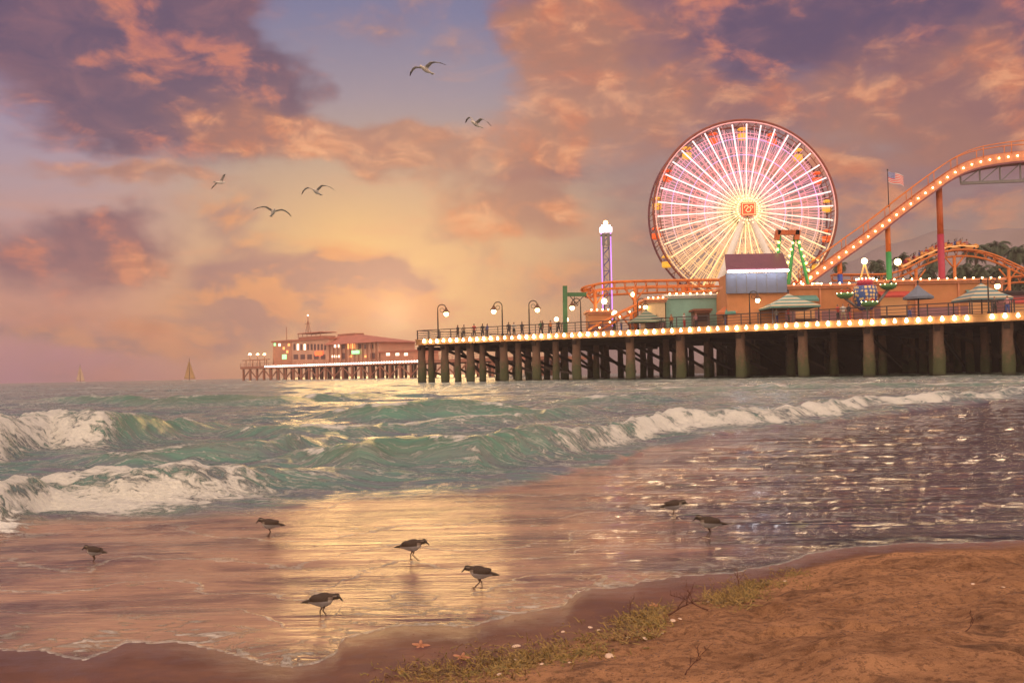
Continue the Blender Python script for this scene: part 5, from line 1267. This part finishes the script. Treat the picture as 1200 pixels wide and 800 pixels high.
# ------------------------------------------------------------------ small things on the sand
def sgnd(px, py):
    g = gnd(px, py, 0.05)
    for _ in range(6): g = gnd(px, py, sand_z(g.x, g.y))
    return g
M_star = paint('starfish_skin', (.68, .30, .17), .75, 0, .2, 30, .8)
def starfish(px, py, wpx, rz, label):
    g = sgnd(px, py); r = wpx/2/F*g.y; mb = MB(); n = 60; rings = [(0, .30), (.35, .27), (.7, .16), (1.0, 0)]
    vs = []; fs = []
    for f_, h_ in rings:
        for k in range(n):
            a = 2*PI*k/n; lobe = .26+.74*abs(math.cos(2.5*a))**2.6; rr = r*f_*lobe*(1+.06*math.sin(3*a+px)); vs.append((rr*math.cos(a), rr*math.sin(a), r*h_*(.5+.5*lobe)*(1-.0)))
    for i in range(len(rings)-1):
        for k in range(n): fs.append((i*n+k, i*n+(k+1) % n, (i+1)*n+(k+1) % n, (i+1)*n+k))
    mb.add(vs, fs, True); o = mb.build('starfish', M_star); o.location = g+Vector((0,0,.001)); o.rotation_euler = (R(24), 0, rz); o.scale = (1.1,1.1,1); tag(o, label, 'starfish', 'starfish on the dark wet sand')
starfish(493,757,21,.4,'starfish lying farther left on the dark wet sand'); starfish(541,771,20,.1,'pale orange starfish nearest the seaweed at the bottom'); starfish(768,710,15,.9,'small faint starfish higher on the sand, above the seaweed with twigs')
M_weed = None; mt, nt, b = new_mat('seaweed'); co = nt.new('ShaderNodeTexCoord').outputs['Object']; n1 = nt.noise(co, 9, 4, .6); n2 = nt.noise(co, 40, 3, .6)
nt.put(b.inputs['Base Color'], nt.mix(nt.sstep(n2, .35, .65), nt.mix(nt.sstep(n1, .4, .6), (.09,.045,.015), (.15,.11,.025)), (.34,.20,.05))); b.inputs['Roughness'].default_value = .6; M_weed = mt
M_twig = paint('driftwood', (.13, .05, .03), .85, 0, .3, 20)
def weed(pts, n, hgt, label, seed, seeds=0):
    """pts: px,py,half width, half height of patches"""
    rr = random.Random(seed); g0 = sgnd(pts[0][0], pts[0][1]); mb = MB()
    for k in range(n):
        px, py, hw_, hh_ = rr.choice(pts); a = rr.gauss(0, .75); b_ = rr.gauss(0, .95); g = sgnd(px+a*hw_, py+b_*hh_) if k % 4 == 0 or k == 0 else gg; gg = g
        base_ = g-g0+Vector((rr.gauss(0,.02), rr.gauss(0,.02), -.004)); az_ = rr.uniform(0, 6.28); L = hgt*rr.uniform(.4, 1.3)
        p = base_; d = Vector((math.cos(az_), math.sin(az_), rr.uniform(.2, 1.3))).normalized(); pts_ = [p]
        for j in range(4): d = (d+Vector((rr.uniform(-.6,.6), rr.uniform(-.6,.6), rr.uniform(-.55,.25)))).normalized(); p = p+d*L/4; pts_.append(p)
        w = rr.uniform(.0015, .0035); sd = d.orthogonal().normalized()
        vs = []
        for j, q_ in enumerate(pts_): ww = w*(1-.2*j)*(1.4 if j % 2 else .8); vs += [q_-sd*ww, q_+sd*ww]
        mb.add(vs, [(2*j, 2*j+1, 2*j+3, 2*j+2) for j in range(4)])
        if k % 3 == 0: e = pts_[rr.randint(1, 4)]; mb.ball(e, rr.uniform(.002, .0045), 5, 3)
    o = mb.build('seaweed', M_weed); o.location = g0; tag(o, label, 'seaweed', 'clumps of seaweed along the wrack line'); return o
weed([(545,784,50,9),(575,778,24,12),(500,792,40,7)], 1500, .04, 'long low mat of yellow-green seaweed at the bottom edge below the starfish', 1)
weed([(650,765,30,9),(690,757,30,12),(640,770,22,6),(610,778,14,6)], 1500, .045, 'broad golden seaweed clump between the bottom mat and the twiggy clump', 2)
weed([(740,736,24,9),(756,728,16,9),(770,722,10,8)], 1200, .055, 'twiggy seaweed clump below the small faint starfish', 3)
weed([(862,700,22,6),(850,703,14,4),(876,693,12,7)], 1300, .055, 'bright green-gold seaweed clump highest on the berm in the middle', 4)
weed([(900,683,24,3),(930,672,18,3),(890,686,12,3)], 800, .035, 'thin trailing line of weed near the lilac wet sand', 5)
def twig(px, py, L_px, az_, up, label, seed, n=7):
    rr = random.Random(seed); g = sgnd(px, py); L = L_px/F*g.y; mb = MB()
    def br_(p, d, L_, r_, lev):
        pts = [p]; N = 6
        for k in range(N):
            d = (d+Vector((rr.uniform(-.3,.3), rr.uniform(-.3,.3), rr.uniform(-.22,.22)))).normalized(); pts.append(pts[-1]+d*L_/N)
            if lev < 2 and k > 0 and rr.random() < .75: nd = (d+Vector((rr.uniform(-.9,.9), rr.uniform(-.6,.6), rr.uniform(-.1,1.0)))).normalized(); br_(pts[-1], nd, L_*rr.uniform(.3,.55), r_*.6, lev+1)
        for q_ in pts: q_.z = max(q_.z, .004)
        mb.tube(pts, [max(.0008, r_*(1-.8*i/N)) for i in range(N+1)], 5)
    br_(Vector((0,0,.005)), Vector((math.cos(az_), math.sin(az_), up)).normalized(), L, .0035*L/.12, 0)
    o = mb.build('driftwood_twig', M_twig); o.location = g; tag(o, label, 'driftwood', 'branching twigs of driftwood on the sand')
twig(782, 722, 44, .35, .15, 'branching twig lying just right of the twiggy seaweed', 11); twig(738, 724, 20, 1.2, 1.2, 'upright little twig sticking out of the twiggy seaweed', 12); twig(803, 792, 32, .5, .9, 'branching red-brown driftwood twig near the bottom edge', 13)
twig(868, 690, 26, 1.7, 1.3, 'small upright twig in the highest seaweed clump', 14); twig(1130, 742, 26, .5, .6, 'dark twig on the dry sand at the right side', 15); twig(830, 716, 34, 2.9, .4, 'low twig between the twiggy clump and the dry sand ridge', 16)
M_shell = paint('shell', (.72, .50, .36), .6, 0, .2, 40)
def shell(px, py, w, seed):
    rr = random.Random(seed); g = sgnd(px, py); r = w/2/F*g.y; mb = MB(); mb.lathe([(r*math.cos(t), r*.45*math.sin(t)) for t in np.linspace(0, PI/2, 6)], (0,0,0), 12, True, lambda a, z: 1+.12*math.sin(a*2+rr.random())+.03*math.sin(9*a))
    o = mb.build('shell', M_shell); o.location = g; o.rotation_euler = (rr.uniform(-.3,.3), rr.uniform(-.3,.3), rr.uniform(0,6)); tag(o, 'small pale shell scattered beside the seaweed clumps', 'shell', 'pale shells scattered along the wrack line')
for i, (px, py, w) in enumerate([(605,757,10),(604,773,7),(660,740,6),(692,735,6),(702,738,6),(737,747,7),(756,748,7),(715,769,12),(750,733,5),(958,676,6),(963,673,5),(920,681,6),(788,727,7),(797,725,6),(1130,687,5),(1140,684,5),(1176,688,5),(635,778,6),(585,790,7),(668,776,5),(776,742,5),(830,705,5)]): shell(px, py, w, i)
mb = MB(); rr = random.Random(77)
for k in range(2600):
    px = rr.uniform(480, 1200); py = 790-(px-480)*.21+rr.gauss(26, 34)
    if py > 799 or py < 640: continue
    g = sgnd(px, py) if k % 3 == 0 or k < 2 else gg+Vector((rr.gauss(0,.05), rr.gauss(0,.05), 0)); gg = g; g = Vector((g.x, g.y, sand_z(g.x, g.y))); mb.ball(g, rr.uniform(.0012, .0045), 5, 3, (1.4,1,.6))
tag(mb.build('pebbles', paint('grit', (.22,.12,.08), .8)), 'fine dark grit and shell fragments strewn on the dry sand', None, None, 'stuff')
# ------------------------------------------------------------------ evening haze
hz = MB(); hz.box((0, 575, 28.35), (2470, 1310, 63.3)); mt = bpy.data.materials.new('haze_air'); mt.use_nodes = True; nt = NT(mt.node_tree); nt.n.clear()
ou = nt.new('ShaderNodeOutputMaterial'); pv = nt.new('ShaderNodeVolumePrincipled'); nt.l.new(pv.outputs[0], ou.inputs['Volume'])
pv.inputs['Color'].default_value = (.98, .80, .70, 1); pv.inputs['Density'].default_value = .00062; pv.inputs['Anisotropy'].default_value = .35
if HAZE: tag(hz.build('haze', mt), 'thin warm evening haze over sea and pier', None, None, 'stuff')
